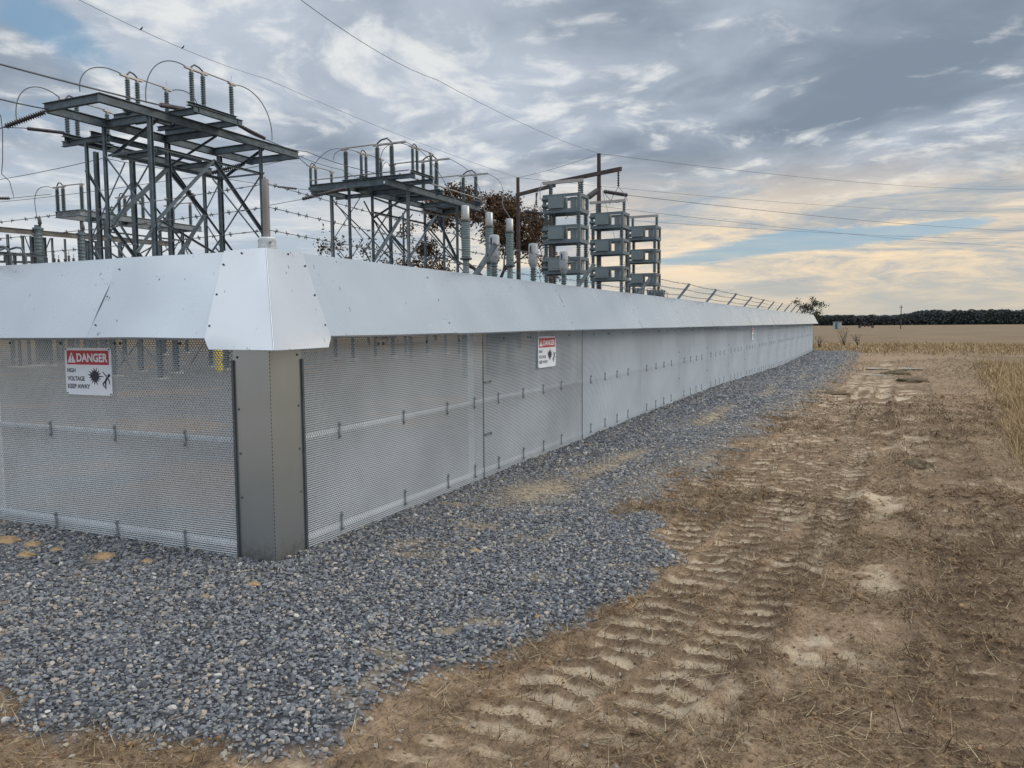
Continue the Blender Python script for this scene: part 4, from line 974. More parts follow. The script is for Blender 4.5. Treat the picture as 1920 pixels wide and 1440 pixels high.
for xr, c_x, w_ in ((m1, 985, .14), (m1, 1425, .12), (m2, 458, .12), (m2, 665, .12), (m2, 825, .15), (m2, 1135, .13), (m2, 1305, .12), (m3, 300, .15), (m3, 940, .10)):
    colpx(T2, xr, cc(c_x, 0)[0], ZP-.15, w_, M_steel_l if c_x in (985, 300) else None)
for a_, b__, w_ in ((cc(680, 810), cc(1140, 910), .10), (cc(920, 850), cc(670, 1250), .15), (cc(690, 830), cc(960, 1180), .07), (cc(820, 990), cc(1000, 1190), .08), (cc(1140, 910), cc(1430, 1260), .08), (cc(1140, 930), cc(1250, 830), .08)): bpx(T2, a_, b__, w_, x=m2)
for a_, b__, w_ in ((cc(680, 680), cc(980, 790), .08), (cc(990, 780), cc(1430, 870), .08), (cc(1235, 830), cc(1450, 1290), .13), (cc(1240, 830), cc(990, 1230), .09), (cc(985, 760), cc(690, 1220), .07)): bpx(T2, a_, b__, w_, x=m1)
for y, xa in ((28.5, m1), (33.6, m1)):
    for z0, z1 in ((6.9, 4.5), (4.5, 2.2)): xface(T2, y, xa, m2, z0, z1, .07)
for z0, z1 in ((7.9, 5.8), (5.8, 3.6), (3.6, 1.4)): xface(T2, 27.7, m2, m3, z0, z1, .05)
for z0, z1 in ((7.6, 5.2), (5.2, 2.6)): brace(T2, (m2, 27.8, z0), (m2, 30.2, z1), .06); brace(T2, (m2, 30.2, z0), (m2, 27.8, z1), .06); brace(T2, (m3, 28, z0), (m3, 33, z1), .05)
brace(T2, (m2, 28.6, 6.9), (m1, 28.6, 7.95), .09); brace(T2, (m2, 33.3, 6.9), (m1, 33.3, 7.95), .09)
MB().tube([P(*cc(100, 520), y=26.9), P(*cc(990, 425), y=27.2)], .03, 6).build('operating_pipe', M_alu, T2)
MB().tube([P(*cc(905, 460), y=26.6), P(*cc(1640, 690), y=35.4)], .035, 6).build('operating_pipe', M_alu, T2)
bigs = []
for i, (y, lab) in enumerate(((26.85, 'nearest of the three long switches across the middle tower, at its front edge'), (30.9, 'second of the three long switches across the middle tower'), (35.2, 'farthest of the three long switches across the middle tower, before the big tree'))):
    s_, T_s = switch(lab, (-16.55, y, 8.45), (1, 0, 0), (0, -.78, -2.55), 1.42, .115, over=(.75, .25)); bigs.append((s_, T_s))
for i, (s_, T_s) in enumerate(bigs):
    pass
sm = []
for x, y, z, lab in ((-21.3, 27.0, 8.3, 'small switch at the far left end of the middle tower'), (-18.3, 26.95, 8.62, 'small switch in the centre of the middle tower, behind the long front switch'), (-15.5, 26.95, 8.62, 'small switch on the raised right-hand frame of the middle tower')):
    s_, T_s = switch(lab, (x, y, z), (0, 1, 0), (0, .38, 1.62), 1.0, .085); sm.append((s_, T_s))
loop(sm[0][0], sm[0][1][0]+Vector((0, -.2, .04)), P(545, 290, y=25.6), .2); loop(sm[1][0], sm[1][1][0]+Vector((0, -.2, .04)), P(626, 300, y=26.), .2)
loop(sm[2][0], sm[2][1][0]+Vector((0, -.2, .04)), P(714, 306, y=26.), .3)
jumper(bigs[0][0], arc(bigs[0][1][2]+Vector((-.25, 0, .04)), P(582, 320, y=26.9), (0, 0, .35)))
jumper(bigs[1][0], arc(bigs[1][1][2]+Vector((-.25, 0, .04)), P(716, 318, y=31), (0, 0, .25)))

# ---------------------------------------------------------------- cable terminations
term = []
labs = ('tall ribbed termination with silver cap, leftmost of the three', 'tall ribbed termination with silver cap, the middle one of three', 'tall ribbed termination with silver cap, rightmost of the three')
def make_term(lab, x, y):
    t = thing('cable_termination', lab, 'insulator', (x, y, 0), 'silver-capped cable terminations')
    MB().insul((x, y, 2.55), (x, y, 3.62), .11, 16, .85, 14).build('lower_insulator', M_poly, t)
    MB().lathe((x, y, 3.62), [(.15, 0), (.19, .02), (.19, .06), (.14, .08)], 14).build('collar', M_steel, t)
    MB().insul((x, y, 3.70), (x, y, 4.80), .148, 20, .86, 14).build('upper_insulator', M_poly, t)
    MB().lathe((x, y, 4.80), [(.17, 0), (.17, .04), (.13, .05)], 14).build('black_ring', M_dark, t)
    MB().lathe((x, y, 4.85), [(.125, 0), (.13, .02), (.13, .40), (.11, .43), (.03, .44)], 14).build('silver_cap', M_alub, t)
    MB().lathe((x, y, -.1), [(.16, 0), (.16, 2.6), (.2, 2.62), (.2, 2.66)], 12).build('pedestal', M_steel, t); return t
t0 = make_term(labs[0], -7.9, 17.65)
terms = [t0, dup(t0, (-7.9, 19.3, 0), labs[1]), dup(t0, (-7.95, 21.0, 0), labs[2])]
for i, y in enumerate((17.65, 19.3, 21.0)):
    T_s = bigs[i][1]; st_ = T_s[0]+Vector((.75, 0, .03)); en = Vector((-7.92, y, 5.30)); mid = [((951-0), 0)]
    trace = (((757, 262), (790, 282), (822, 320), (852, 375), (862, 402)), ((842, 294), (880, 318), (900, 352), (907, 395), (915, 402)), ((913, 322), (938, 338), (945, 360), (940, 385), (942, 400)))[i]
    ys4 = [st_.y, st_.y-3, st_.y-6, y+2, y]; pts = [st_]+[P(*trace[q], y=ys4[q]) for q in range(1, 4)]+[en]
    fn = []
    for a_, b__ in zip(pts, pts[1:]): fn += [a_.lerp(b__, u/4) for u in range(4)]
    fn.append(en)
    for _ in range(3): fn = [fn[0]]+[(fn[q-1]+fn[q]*2+fn[q+1])/4 for q in range(1, len(fn)-1)]+[fn[-1]]
    jumper(bigs[i][0], fn, .014)

# ---------------------------------------------------------------- current transformers
def make_ct(lab, x, y):
    t = thing('current_transformer', lab, 'transformer', (x, y, 0), 'white-headed instrument transformers')
    MB().insul((x, y, 2.5), (x, y, 3.52), .12, 12, .62, 14).build('ribbed_column', M_porc, t)
    MB().lathe((x, y, 3.52), [(.09, 0), (.10, .03), (.12, .05), (.165, .22), (.17, .25)], 16).build('cone', M_white, t)
    hd = MB().lathe((x, y, 3.77), [(.16, 0), (.165, .02), (.16, .52), (.145, .56), (.04, .58)], 18).build('head', M_white, t)
    MB().box((x-.02, y-.162, 4.13), (.05, .02, .22)).build('sight_glass', M_black, hd)
    MB().tube([(x+.14, y, 3.9), (x+.36, y-.05, 3.94)], .035, 8).build('terminal', M_alu, t)
    MB().lathe((x, y, -.1), [(.13, 0), (.13, 2.56), (.18, 2.57), (.18, 2.61)], 12).build('pedestal', M_steel, t); return t
c0 = make_ct('white-headed instrument transformer just left of the slanting arm, nearest of three', -6.95, 17.7)
dup(c0, (-6.9, 20.6, 0), 'white-headed instrument transformer standing alone between the terminations and the first rack')
dup(c0, (-7.0, 23.75, 0), 'white-headed instrument transformer half hidden behind the first capacitor rack')

# ---------------------------------------------------------------- capacitor racks
def make_bank(lab, x, y):
    t = thing('capacitor_rack', lab, 'capacitor bank', (x, y, 0), 'stacked capacitor racks'); x0, x1, y0, y1 = x-1.56, x, y, y+1.06
    for i, (za, zb) in enumerate(((5.97, 6.69), (4.79, 5.49), (3.60, 4.24))):
        mb = MB()
        for z in (za+.07, zb-.06):
            hh = .15 if z < (za+zb)/2 else .12
            mb.box(((x0+x1)/2, y0+.02, z), (x1-x0, .04, hh)); mb.box(((x0+x1)/2, y1-.02, z), (x1-x0, .04, hh))
            mb.box((x1-.02, (y0+y1)/2, z), (.036, y1-y0-.084, hh)); mb.box((x0+.02, (y0+y1)/2, z), (.036, y1-y0-.084, hh))
        for xx, yy in ((x0+.06, y0+.06), (x1-.06, y0+.06), (x0+.06, y1-.06), (x1-.06, y1-.06)): mb.box((xx, yy, (za+zb)/2), (.11, .11, zb-za-.01))
        fr_ = mb.build('rack_frame', M_rack, t)
        # capacitor cans lying on their side, bushings toward the left front
        for j in range(2):
            yy = y0+.06+j*.30
            can = MB().box((x0+.56, yy-.05+.10*j, (za+zb)/2+.04), (.60, .20, .46)).build('capacitor_can', M_can, t)
            for k_ in (-1, 1):
                zz = (za+zb)/2+.05+.13*k_
                MB().insul((x0+.26, yy-.05+.10*j, zz), (x0-.02, yy-.10+.10*j, zz), .072, 4, .75, 10).build('bushing', M_porc, can)
        MB().box((x1-.33, y0+.30, (za+zb)/2+.02), (.24, .3, .42)).build('capacitor_can', M_can, t)
        MB().box((x1-.22, y1-.42, (za+zb)/2), (.24, .34, .40)).build('end_can', M_tanc, t)
        MB().box((x0+.36, y1-.22, (za+zb)/2), (.50, .2, .46)).build('capacitor_can', M_can, t)
        zn = (5.49, 4.24, 2.6)[i]
        for xx, yy in ((x0+.10, y0+.10), (x1-.10, y0+.10), (x0+.10, y1-.10), (x1-.10, y1-.10)):
            MB().insul((xx, yy, zn+.02), (xx, yy, za-.02), .105, 7 if i < 2 else 11, .6, 12).build('post_insulator', M_porc, t)
        MB().tube([(x0-.02, y0-.10, za+.2), (x0-.10, y0-.15, za-.1), (x0+.02, y0-.12, za-.45)], .012, 5).build('lead_cable', M_wire, t)
    for xx in (x0+.22, x1-.06): MB().insul((xx, y0+.35, 6.70), (xx, y0+.35, 7.14), .09, 6, .6, 12).build('top_insulator', M_porc, t)
    MB().bar((x0-.12, y0+.35, 7.21), (x1+.02, y0+.35, 7.21), .09, .12).build('bus_bar', M_alu, t)
    MB().tube(arc((x0-.1, y0+.35, 7.26), (x0-.06, y0-.1, 6.5), (-.05, 0, .2)), .012, 5).build('lead_cable', M_wire, t)
    MB().box(((x0+x1)/2, (y0+y1)/2, 2.5), (x1-x0, y1-y0, .16)).build('base_frame', M_steel, t)
    for xx, yy in ((x0+.1, y0+.1), (x1-.1, y0+.1), (x0+.1, y1-.1), (x1-.1, y1-.1)): MB().bar((xx, yy, -.3), (xx, yy, 2.41), .14, .14).build('leg', M_steel, t)
    return t
b0 = make_bank('tallest-looking capacitor rack of three grey tiers, nearest of the three racks', -6.8, 25.0)
dup(b0, (-6.78, 30.68, 0), 'middle one of the three stacked grey capacitor racks'); dup(b0, (-6.7, 36.3, 0), 'farthest and smallest-looking of the three stacked grey capacitor racks')
wire('cable looping from the crossarm poles down to the terminations', [P(1000, 395, y=24), P(1010, 355, y=24.5), P(1020, 350, x=-8.3)], .018)
# switchgear boxes right of the racks
def recloser(lab, px, y):
    q = P(px, 553, y=y); x = q.x; t = thing('recloser', lab, 'switchgear', (x, y, 0), 'grey switchgear boxes with bushings')
    MB().box((x, y, 2.25), (.36, .34, .95)).build('tank', M_can, t)
    MB().box((x, y, 2.74), (.42, .4, .04)).build('lid', M_rack, t)
    for k_ in range(3):
        for j in (-1, 1): MB().insul((x-.12+.12*k_, y+.1*j, 2.76), (x-.14+.14*k_, y+.17*j, 3.05), .05, 5, .6, 8).build('bushing', M_porc, t)
    MB().tube([(x-.2, y-.15, 3.06), (x-.05, y-.2, 3.12), (x+.16, y-.15, 3.05)], .012, 5).build('lead_cable', M_wire, t)
    MB().box((x, y, .85), (.16, .16, 1.9)).build('stand', M_steel, t); return t
recloser('grey switchgear box with bushings just left of the last near slanting arm', 1199, 27.); recloser('grey switchgear box with bushings behind the slanting arm right of the racks', 1222, 29.)
rq = recloser('grey switchgear box at the right end, with a dangling cable loop', 1238, 29.5)
qx = rq.location.x
MB().tube([(qx+.1, 29.4, 3.05), (qx+.33, 29.35, 2.95), (qx+.36, 29.35, 2.6), (qx+.2, 29.35, 2.3)], .014, 6).build('cable_loop', M_wire, rq)

# ---------------------------------------------------------------- far structures on the left
T3 = thing('switch_structure', 'distant steel platform tower on the left, seen between the legs of the nearest one', 'tower', (-38, 30, 0), 'steel switch structures in the yard')
g1, g2 = -37.0, -39.0
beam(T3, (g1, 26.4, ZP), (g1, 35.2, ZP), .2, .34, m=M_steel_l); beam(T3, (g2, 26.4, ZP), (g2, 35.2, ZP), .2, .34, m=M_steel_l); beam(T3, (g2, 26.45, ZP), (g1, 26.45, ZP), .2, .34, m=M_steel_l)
for y in (28.6, 31, 33, 35.1): beam(T3, (g2, y, ZP), (g1, y, ZP), .15, .24)
for xr, ys5 in ((g1, (28.0, 33.6)), (g2, (28.0, 33.6))):
    for y in ys5: column(T3, xr, y, ZP-.16, .17)
    brace(T3, (xr, 28, 7.2), (xr, 33.6, 7.2), .1)
    for z0, z1 in ((7.2, 4.2), (4.2, 1.2)): brace(T3, (xr, 28, z0), (xr, 33.6, z1), .09); brace(T3, (xr, 33.6, z0), (xr, 28, z1), .09)
for z0, z1 in ((7.6, 5), (5, 2.4)): xface(T3, 28, g1, g2, z0, z1, .08); xface(T3, 33.6, g1, g2, z0, z1, .08)
for y, lab in ((26.8, 'pair and single post switch at the left end of the distant tower'), (30.9, 'switch in the middle of the distant left tower, seen through the near legs'), (34.6, 'switch at the right end of the distant left tower')):
    s_, T_s = switch(lab, (-37.1, y, 8.3), (1, 0, 0), (-2.25, -1.75, -.2), 1.4, .125, over=(.3, .2))
    if y < 27: jumper(s_, arc(T_s[0]+Vector((-.3, 0, 0)), P(75, 425, y=27.5), (-.9, 0, .9)), .02)
BS = thing('bus_structure', 'low rusty steel bus rack with square posts at the far left', 'structure', (-30, 22, 0), 'low bus racks on the left')
pA, pB = P(-60, 424, y=20), P(322, 459, y=31.5); zb_ = (pA.z+pB.z)/2; pA.z = pB.z = zb_
pA = P(-60, 425, z=zb_); pB = P(322, 458, z=zb_)
beam(BS, pA, pB, .16, .26, m=M_rust)
for px, w_ in ((15, .12), (43, .12), (61, .22), (82, .22), (98, .10), (122, .10), (163, .24), (182, .2), (225, .2), (300, .2), (-20, .2)):
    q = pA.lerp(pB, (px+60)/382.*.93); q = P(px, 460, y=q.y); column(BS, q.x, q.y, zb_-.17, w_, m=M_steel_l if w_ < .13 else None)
q0 = pA.lerp(pB, .3); brace(BS, P(45, 442, y=q0.y), P(60, 480, y=q0.y), .08); brace(BS, P(95, 447, y=q0.y+1), P(84, 475, y=q0.y+1), .08)
for px, yb, lab in ((71, 431, 'thick grey arrester column on the low left rack, the left one'), (152, 441, 'thick grey arrester column on the low left rack, the right one')):
    yv = pA.y+(pB.y-pA.y)*(px+60)/382.; q = P(px, yb, y=yv-.5); t = thing('arrester', lab, 'arrester', (q.x, q.y, 0), 'arresters on the low rack')
    MB().insul((q.x, q.y, 2.4), (q.x, q.y, q.z), .21, 24, .92, 12).build('ribbed_body', M_porc, t); MB().lathe((q.x, q.y, q.z), [(.27, 0), (.27, .1), (.16, .12), (.16, .24)], 12).build('cap', M_steel, t)
    MB().lathe((q.x+.18, q.y, q.z+.22), [(.05, 0), (.1, .1), (.08, .3), (.02, .5)], 8).build('terminal', M_dark, t); MB().bar((q.x, q.y, -.1), (q.x, q.y, 2.4), .2, .2).build('pedestal', M_steel, t)
BS2 = thing('bus_structure', 'dark lower bus rack with bent cables in the bottom left corner behind the guard', 'structure', (-28, 17, 0), 'low bus racks on the left')
pA, pB = P(-60, 470, y=15.5), P(88, 482, y=19.5); z2 = pA.z; pB = P(88, 481, z=z2); pA = P(-60, 470, z=z2)
beam(BS2, pA, pB, .12, .12)
for px in (10, 24, 42, 60, 86, -30):
    q = pA.lerp(pB, (px+60)/148.); column(BS2, q.x, q.y, z2-.06, .11)
for i, (p1, p2) in enumerate((((0, 462), (20, 474)), ((30, 464), (48, 478)), ((6, 462), (-20, 476)))):
    yv = 17+i*.4; MB().tube([P(p1[0]-14, p1[1]+4, y=yv), P(*p1, y=yv), P(p1[0]+9, p1[1]+1, y=yv), P(*p2, y=yv), P(p2[0]+2, 500, y=yv)], .045, 7).build('bent_cable', M_wire, BS2)
for px, py in ((28, 483), (10, 485), (45, 486), (66, 487)):
    q = P(px, py, y=18); MB().insul(q-Vector((0, 0, .1)), q+Vector((0, 0, .16)), .09, 4, .6, 8).build('bushing', M_dark, BS2)
MB().bar(P(-40, 490, y=18), P(80, 492, y=20), .3, .08).build('shelf', M_steel, BS2)
for i, (px, py) in enumerate(((102, 487), (110, 489), (122, 488), (129, 482), (138, 487))):
    q = P(px, py, y=24); t = thing('small_bushing', ('squat dark bushing with a thin rod, first from the left behind the guard', 'dark bulb bushing beside the squat one behind the left guard', 'low dark bushing between the bulb and the pale tall one', 'pale tall bushing with a dark bulb behind the left guard', 'dark forked bushing, last to the right behind the left guard')[i], 'bushing', (q.x, q.y, q.z-.25), 'small bushings behind the left guard')
    MB().insul((q.x, q.y, q.z-.25), (q.x, q.y, q.z+.08), .09, 4, .5, 8).build('ribbed_body', M_dark if i != 3 else M_porc, t); MB().tube([(q.x, q.y, q.z+.08), (q.x+.02, q.y, q.z+.3)], .015, 5).build('rod', M_wire, t)
    MB().bar((q.x, q.y, -.1), (q.x, q.y, q.z-.25), .12, .12).build('stand', M_steel, t)
# bollard seen through the mesh
q = P(411, 694, z=0); by = q.y; t = thing('bollard', 'yellow bollard seen through the fence mesh left of the corner post', 'bollard', (q.x, by, 0))
MB().lathe((q.x, by, -.05), [(.14, 0), (.14, 1.15), (.1, 1.22), (.03, 1.26)], 14).build('post', M_yellow, t)

# ---------------------------------------------------------------- wood pole line
HF = thing('utility_poles', 'three dark wooden poles joined by long slanting crossarms behind the racks', 'utility pole', (-17, 49, 0))
h1 = P(971, 333, z=13.); h3 = P(1123, 288, z=13.); h2 = P(1041, 345, z=12.0); za_ = 11.6
def pole(x, y, z, r=.15): return MB().tube([(x, y, -.4), (x, y, z*.5), (x, y, z)], [r*1.3, r*1.1, r*.85], 12).build('pole', M_wood, HF)
pole(h1.x, h1.y, h1.z); pole(h3.x, h3.y, h3.z)
e1, e2 = P(968, 366, z=za_), P(1160, 316, z=za_); md = e1.lerp(e2, .36)
pole(md.x, md.y+.3, za_+.35, .14)
N_ = Vector((e2-e1)).cross(Vector((0, 0, 1))).normalized()*.22
MB().bar(e1-N_*.0, e1.lerp(e2, .42), .16, .26).build('crossarm', M_wood, HF); MB().bar(e1.lerp(e2, .34)-N_*1.0+Vector((0, 0, .28)), e2-N_*.9, .16, .26).build('crossarm', M_wood, HF)
for u, lab, dn_ in ((.21, 'left', 0), (.64, 'mid', .2), (.985, 'right', 0)):
    p = e1.lerp(e2, u)-N_*.6-Vector((0, 0, .15)); string_ins(HF, p, p-Vector((0, 0, .95)), .10, 6, name='hanging_insulator')
    b_ = p-Vector((0, 0, .98)); MB().tube([b_+Vector((.0, 0, -.0)), b_+(e2-e1).normalized()*.45-Vector((0, 0, .4)), b_+(e2-e1).normalized()*.9-Vector((0, 0, 1.0))], .018, 5).build('jumper_cable', M_wire, HF)
    MB().tube([b_, b_-(e2-e1).normalized()*.45-Vector((0, 0, .4)), b_-(e2-e1).normalized()*.9-Vector((0, 0, 1.0))], .018, 5).build('jumper_cable', M_wire, HF)
G = 'overhead conductors and ground wires'
wire('thin ground wire descending from the top left edge to the left wooden pole', [P(110, -20, y=14), P(500, 148, y=30), h1], .009, .25)
wire('thin ground wire descending from the top of the sky to the right wooden pole', [P(535, -22, y=12), P(820, 150, y=26), h3], .009, .25)
wire('thin wire joining the tops of the two tall wooden poles', [h1, h3], .012, .12)
FARP = Vector((62, 92, 0))
def rightwire(lab, st_, px, py, r, sag=1.0): return wire(lab, [st_, P(px, py, y=150)], r*.7, sag)
rightwire('topmost thin wire crossing the sky to the right edge', h3, 1990, 353, .02)
rightwire('second wire down crossing the sky to the right edge', h1, 1990, 396, .02)
def strung(lab, a1_, a2_, yy, px, py, r=.03):
    pa, pb = P(*a1_, y=yy), P(*a2_, y=yy+1.5); return wire(lab, [pa, pb, P(px, py, y=150)], r*.6, .6, [(pa, pb, .15, 13)])
strung('third wire down, held by the disc string right of the right wooden pole', (1132, 359), (1176, 366), 46, 1990, 434)
strung('fourth wire down, held by the disc string right of the left wooden pole', (983, 396), (1018, 401), 51, 1990, 448, .024)
pa = md+Vector((0, 0, -1.2)); wire('lowest of the wires crossing the sky above the field', [pa, P(1128, 387, y=60), P(1990, 466, y=150)], .016, .6)
pa, pb = P(1108, 366, y=42), P(1118, 359, y=44); wire('short thick dark strain insulator left of the right wooden pole', [P(1060, 410, y=34), P(1106, 368, y=41.9), pb, h3-Vector((0, 0, 3.3))], .02, 0, [(P(1104, 369, y=41.5), P(1119, 358, y=44), .2, 8)])
for q_, (gx, gy) in ((h1, (1024, 442)), (h3, (1160, 470))): wire('guy wire slanting down from the %s wooden pole' % ('left' if q_ is h1 else 'right'), [q_-Vector((0, 0, 1.6)), P(gx+30, gy+120, y=q_.y+4)], .012)
for px, py, lab in ((265, 46, 'tiny dark bird perched on the thin wire near the top left corner'), (343, 80, 'tiny dark bird perched farther down the thin wire at the upper left')):
    wp = catenary(P(110, -20, y=14), P(500, 148, y=30), .25, 400)
    def pxof(p): v = RW.T @ (np.array(p)-CAM); return v[0]/v[2]*F+960
    q = min(wp, key=lambda p: abs(pxof(p)-px))+Vector((0, 0, .04)); MB().tube([q-Vector((.09, 0, .02)), q-Vector((.03, 0, 0)), q+Vector((.03, 0, .03)), q+Vector((.06, 0, .07)), q+Vector((.10, 0, .06))], [.008, .030, .027, .02, .006], 8).build('bird', M_dark, None, tuple(q))
    tag(C.objects[-1], lab, 'bird')

# ---------------------------------------------------------------- trees
def leaf_mat(name, stops, tr=.15):
    m = blade_mat(name, stops, .7); return m
M_lbrown = leaf_mat('brown_oak_leaves', [(.026, .018, .011), (.062, .036, .020), (.11, .065, .036), (.17, .11, .065)])
M_lolive = leaf_mat('dull_olive_leaves', [(.03, .028, .016), (.06, .055, .03), (.10, .085, .045)])
M_bark = mat('dark_bark', (.055, .045, .04), .9, 0, .3, 3.)
M_far = leaf_mat('hazed_wood_foliage', [(.034, .044, .052), (.055, .066, .07), (.085, .085, .08)])  # distance haze is mixed into these foliage colours, paler and bluer
def tree(name, lab, x, y, H, spread, leaves, lm, seed, trunk=.04, clump=.5, leafsz=.12, low=.28, group='trees beyond the yard', levels=4, cat='tree', lean=0.):
    rn = random.Random(seed); t = thing(name, lab, cat, (x, y, 0), group); tips = []; mb = MB(); z0 = gz(x, y) if math.hypot(x-3.6, y+4) < 60 else -.05
    def grow(p, d, L, r, lv):
        n = 4; pts = [p]; rs = [r]; q = p
        for i in range(n):
            d = (d+Vector((rn.gauss(0, .16), rn.gauss(0, .16), rn.gauss(.03, .10)))).normalized(); q = q+d*(L/n); pts.append(q); rs.append(r*(1-.42*(i+1)/n))
            if lv <= 2 and i > 0: tips.append((q, lv))
        mb.tube(pts, rs, 7 if lv > 2 else 4, False)
        if lv == 0: tips.append((q, 0)); return
        k = rn.choice((2, 3, 3)) if lv < levels else rn.choice((3, 4))
        for j in range(k):
            a = 2*math.pi*(j+rn.uniform(-.3, .3))/k; e = d.cross(Vector((rn.uniform(-1, 1), rn.uniform(-1, 1), .3))).normalized()
            sd2 = (Matrix.Rotation(a, 3, d) @ e); nd = (d*rn.uniform(.55, 1.0)+sd2*rn.uniform(.5, .95)*spread).normalized()
            st2 = pts[-1] if j else pts[-2]; grow(st2, nd, L*rn.uniform(.62, .86), rs[-1]*.8, lv-1)
    grow(Vector((x, y, z0-.1)), Vector((lean, 0, 1)).normalized(), H*low, H*trunk*.5, levels)
    zt_ = sorted(p.z for p, l in tips)[-max(1, len(tips)//60)]; sc_ = (H-clump)/max(.1, zt_-z0); b0 = Vector((x, y, z0-.1))
    tips = [(b0+(p-b0)*sc_, l) for p, l in tips]; mb.v = [tuple(b0+(Vector(v)-b0)*sc_) for v in mb.v]
    mb.build('trunk', M_bark, t)
    P_ = np.array([tuple(p) for p, l in tips]); n = leaves; idx = rng.integers(0, len(P_), n)
    keep = fbm(P_[idx, 0]*.9+seed, P_[idx, 2]*.9, 5, 2) > .455; idx = idx[keep]; n = len(idx)
    c = P_[idx]+rng.normal(0, clump, (n, 3))*np.array([1, 1, .7]); s_ = leafsz*rng.uniform(.5, 1.4, n)
    a = rng.normal(size=(n, 3)); a /= np.linalg.norm(a, axis=1)[:, None]; b = np.cross(a, rng.normal(size=(n, 3))); b /= np.linalg.norm(b, axis=1)[:, None]
    V = np.stack([c-a*s_[:, None], c+b*(s_*.55)[:, None], c+a*s_[:, None], c-b*(s_*.55)[:, None]], 1)-np.array([x, y, 0.])
    o = npmesh('crown', V.reshape(-1, 3), np.arange(4*n).reshape(-1, 4), lm, {'tone': np.repeat(np.clip(rng.uniform(0, 1, n)*.7+.3*vn(c[:, 0]*.8, c[:, 2]*.8, 3), 0, 1), 4)}, parent=t)
    return t
q = P(945, 500, y=70); tree('oak_tree', 'big brown-leaved tree between the middle tower and the left wooden pole', q.x, 70, 15.6, .95, 36000, M_lbrown, 12, .05, .46, .15, .26, levels=5)
q = P(690, 500, y=60); tree('thin_tree', 'slender half-bare tree seen through the legs of the middle tower', q.x, 60, 10.5, .8, 3400, M_lolive, 5, .022, .45, .15, .30, levels=5)
q = P(815, 500, y=75); tree('oak_tree', 'smaller brown tree just left of the big one, behind the middle tower', q.x, 75, 9.5, .9, 9000, M_lbrown, 9, .035, .5, .15, .26, levels=5)
for i, (px, H, lab) in enumerate(((880, 5.2, 'low brown bush under the big tree, left side'), (965, 6.0, 'low brown bush at the foot of the left wooden pole'), (1010, 4.8, 'low brown bush left of the first capacitor rack'), (760, 4.8, 'low brown bush behind the legs of the middle tower'))):
    q = P(px, 510, y=66); tree('bush', lab, q.x, 66, H, 1.15, 11000, M_lbrown, 30+i, .02, .5, .13, .2, 'brown undergrowth beyond the yard', 4, 'bush')
q = P(1505, 585, y=110); tree('lone_tree', 'lone rounded tree standing just past the far end of the fence', q.x, 110, 4.9, 1.0, 1900, M_lolive, 21, .04, .25, .13, .24, levels=4)
# the far wood
th_ = np.radians(np.arange(-24, 24, .075)); n = 210000
az = rng.uniform(math.radians(-9), math.radians(34), n); rd = rng.uniform(520, 600, n)
prof = 8.6+1.1*(fbm(az*40, az*0, 3, 4)-.5)*2+.8*(fbm(az*260, az*0, 7, 3)-.5)*2; prof = prof*(.72+.28*sst(az, math.radians(1.0), math.radians(3.2)))
hh = prof*np.sqrt(rng.uniform(0, 1, n))
c = np.stack([3.6+rd*np.sin(az), -4+rd*np.cos(az), hh-.8], 1); s_ = rng.uniform(.35, 1.0, n)
a = rng.normal(size=(n, 3)); a /= np.linalg.norm(a, axis=1)[:, None]; b = np.cross(a, rng.normal(size=(n, 3))); b /= np.linalg.norm(b, axis=1)[:, None]
V = np.stack([c-a*s_[:, None], c+b*(s_*.7)[:, None], c+a*s_[:, None], c-b*(s_*.7)[:, None]], 1)
wd_ = npmesh('far_wood', V.reshape(-1, 3), np.arange(4*n).reshape(-1, 4), M_far, {'tone': np.repeat(np.clip(rng.uniform(0, .6, n)+.5*vn(az*140, hh*.25, 3), 0, 1), 4)})
tag(wd_, 'dark line of woodland along the horizon beyond the field', 'woodland', None, 'stuff')

# ---------------------------------------------------------------- small far things
q = P(1570, 609, z=-.0); yb = 240.; q = P(1570, 607, y=yb); t = thing('shed', 'small whitish shed at the edge of the field right of the fence end', 'shed', (q.x, yb, 0))
MB().box((q.x, yb, .55), (2.2, 2, 2.3)).build('wall', M_white, t); MB().box((q.x-.2, yb-1.03, .5), (.6, .06, 1.9)).build('door', M_steel, t); MB().box((q.x, yb, 1.78), (2.5, 2.3, .16)).build('roof', M_steel_l, t)
q = P(1624, 607, y=260); t = thing('farm_implement', 'dark red farm implement parked far out in the field', 'farm machine', (q.x, 260, 0))
MB().box((q.x, 260, .5), (4.2, .8, .3)).build('frame', M_red, t)
for k_ in (-1.6, -.5, .7, 1.6): MB().bar((q.x+k_, 260, .1), (q.x+k_+.3, 260, 1.1+.3*(k_ % 2)), .25, .25).build('arm', M_red, t)
for k_ in (-1.8, 1.8): MB().lathe((q.x+k_, 259.3, .25), [(.45, 0), (.45, .3)], 14, (0, 1, 0)).build('wheel', M_dark, t)
q = P(1689, 603, y=230); t = thing('utility_pole', 'thin lone pole standing in the distant field', 'utility pole', (q.x, 230, 0))
MB().tube([(q.x, 230, -.3), (q.x, 230, 6.0)], [.13, .10], 8).build('pole', M_wood, t); MB().bar((q.x-.5, 230, 5.5), (q.x+.5, 230, 5.5), .12, .12).build('crossarm', M_wood, t)

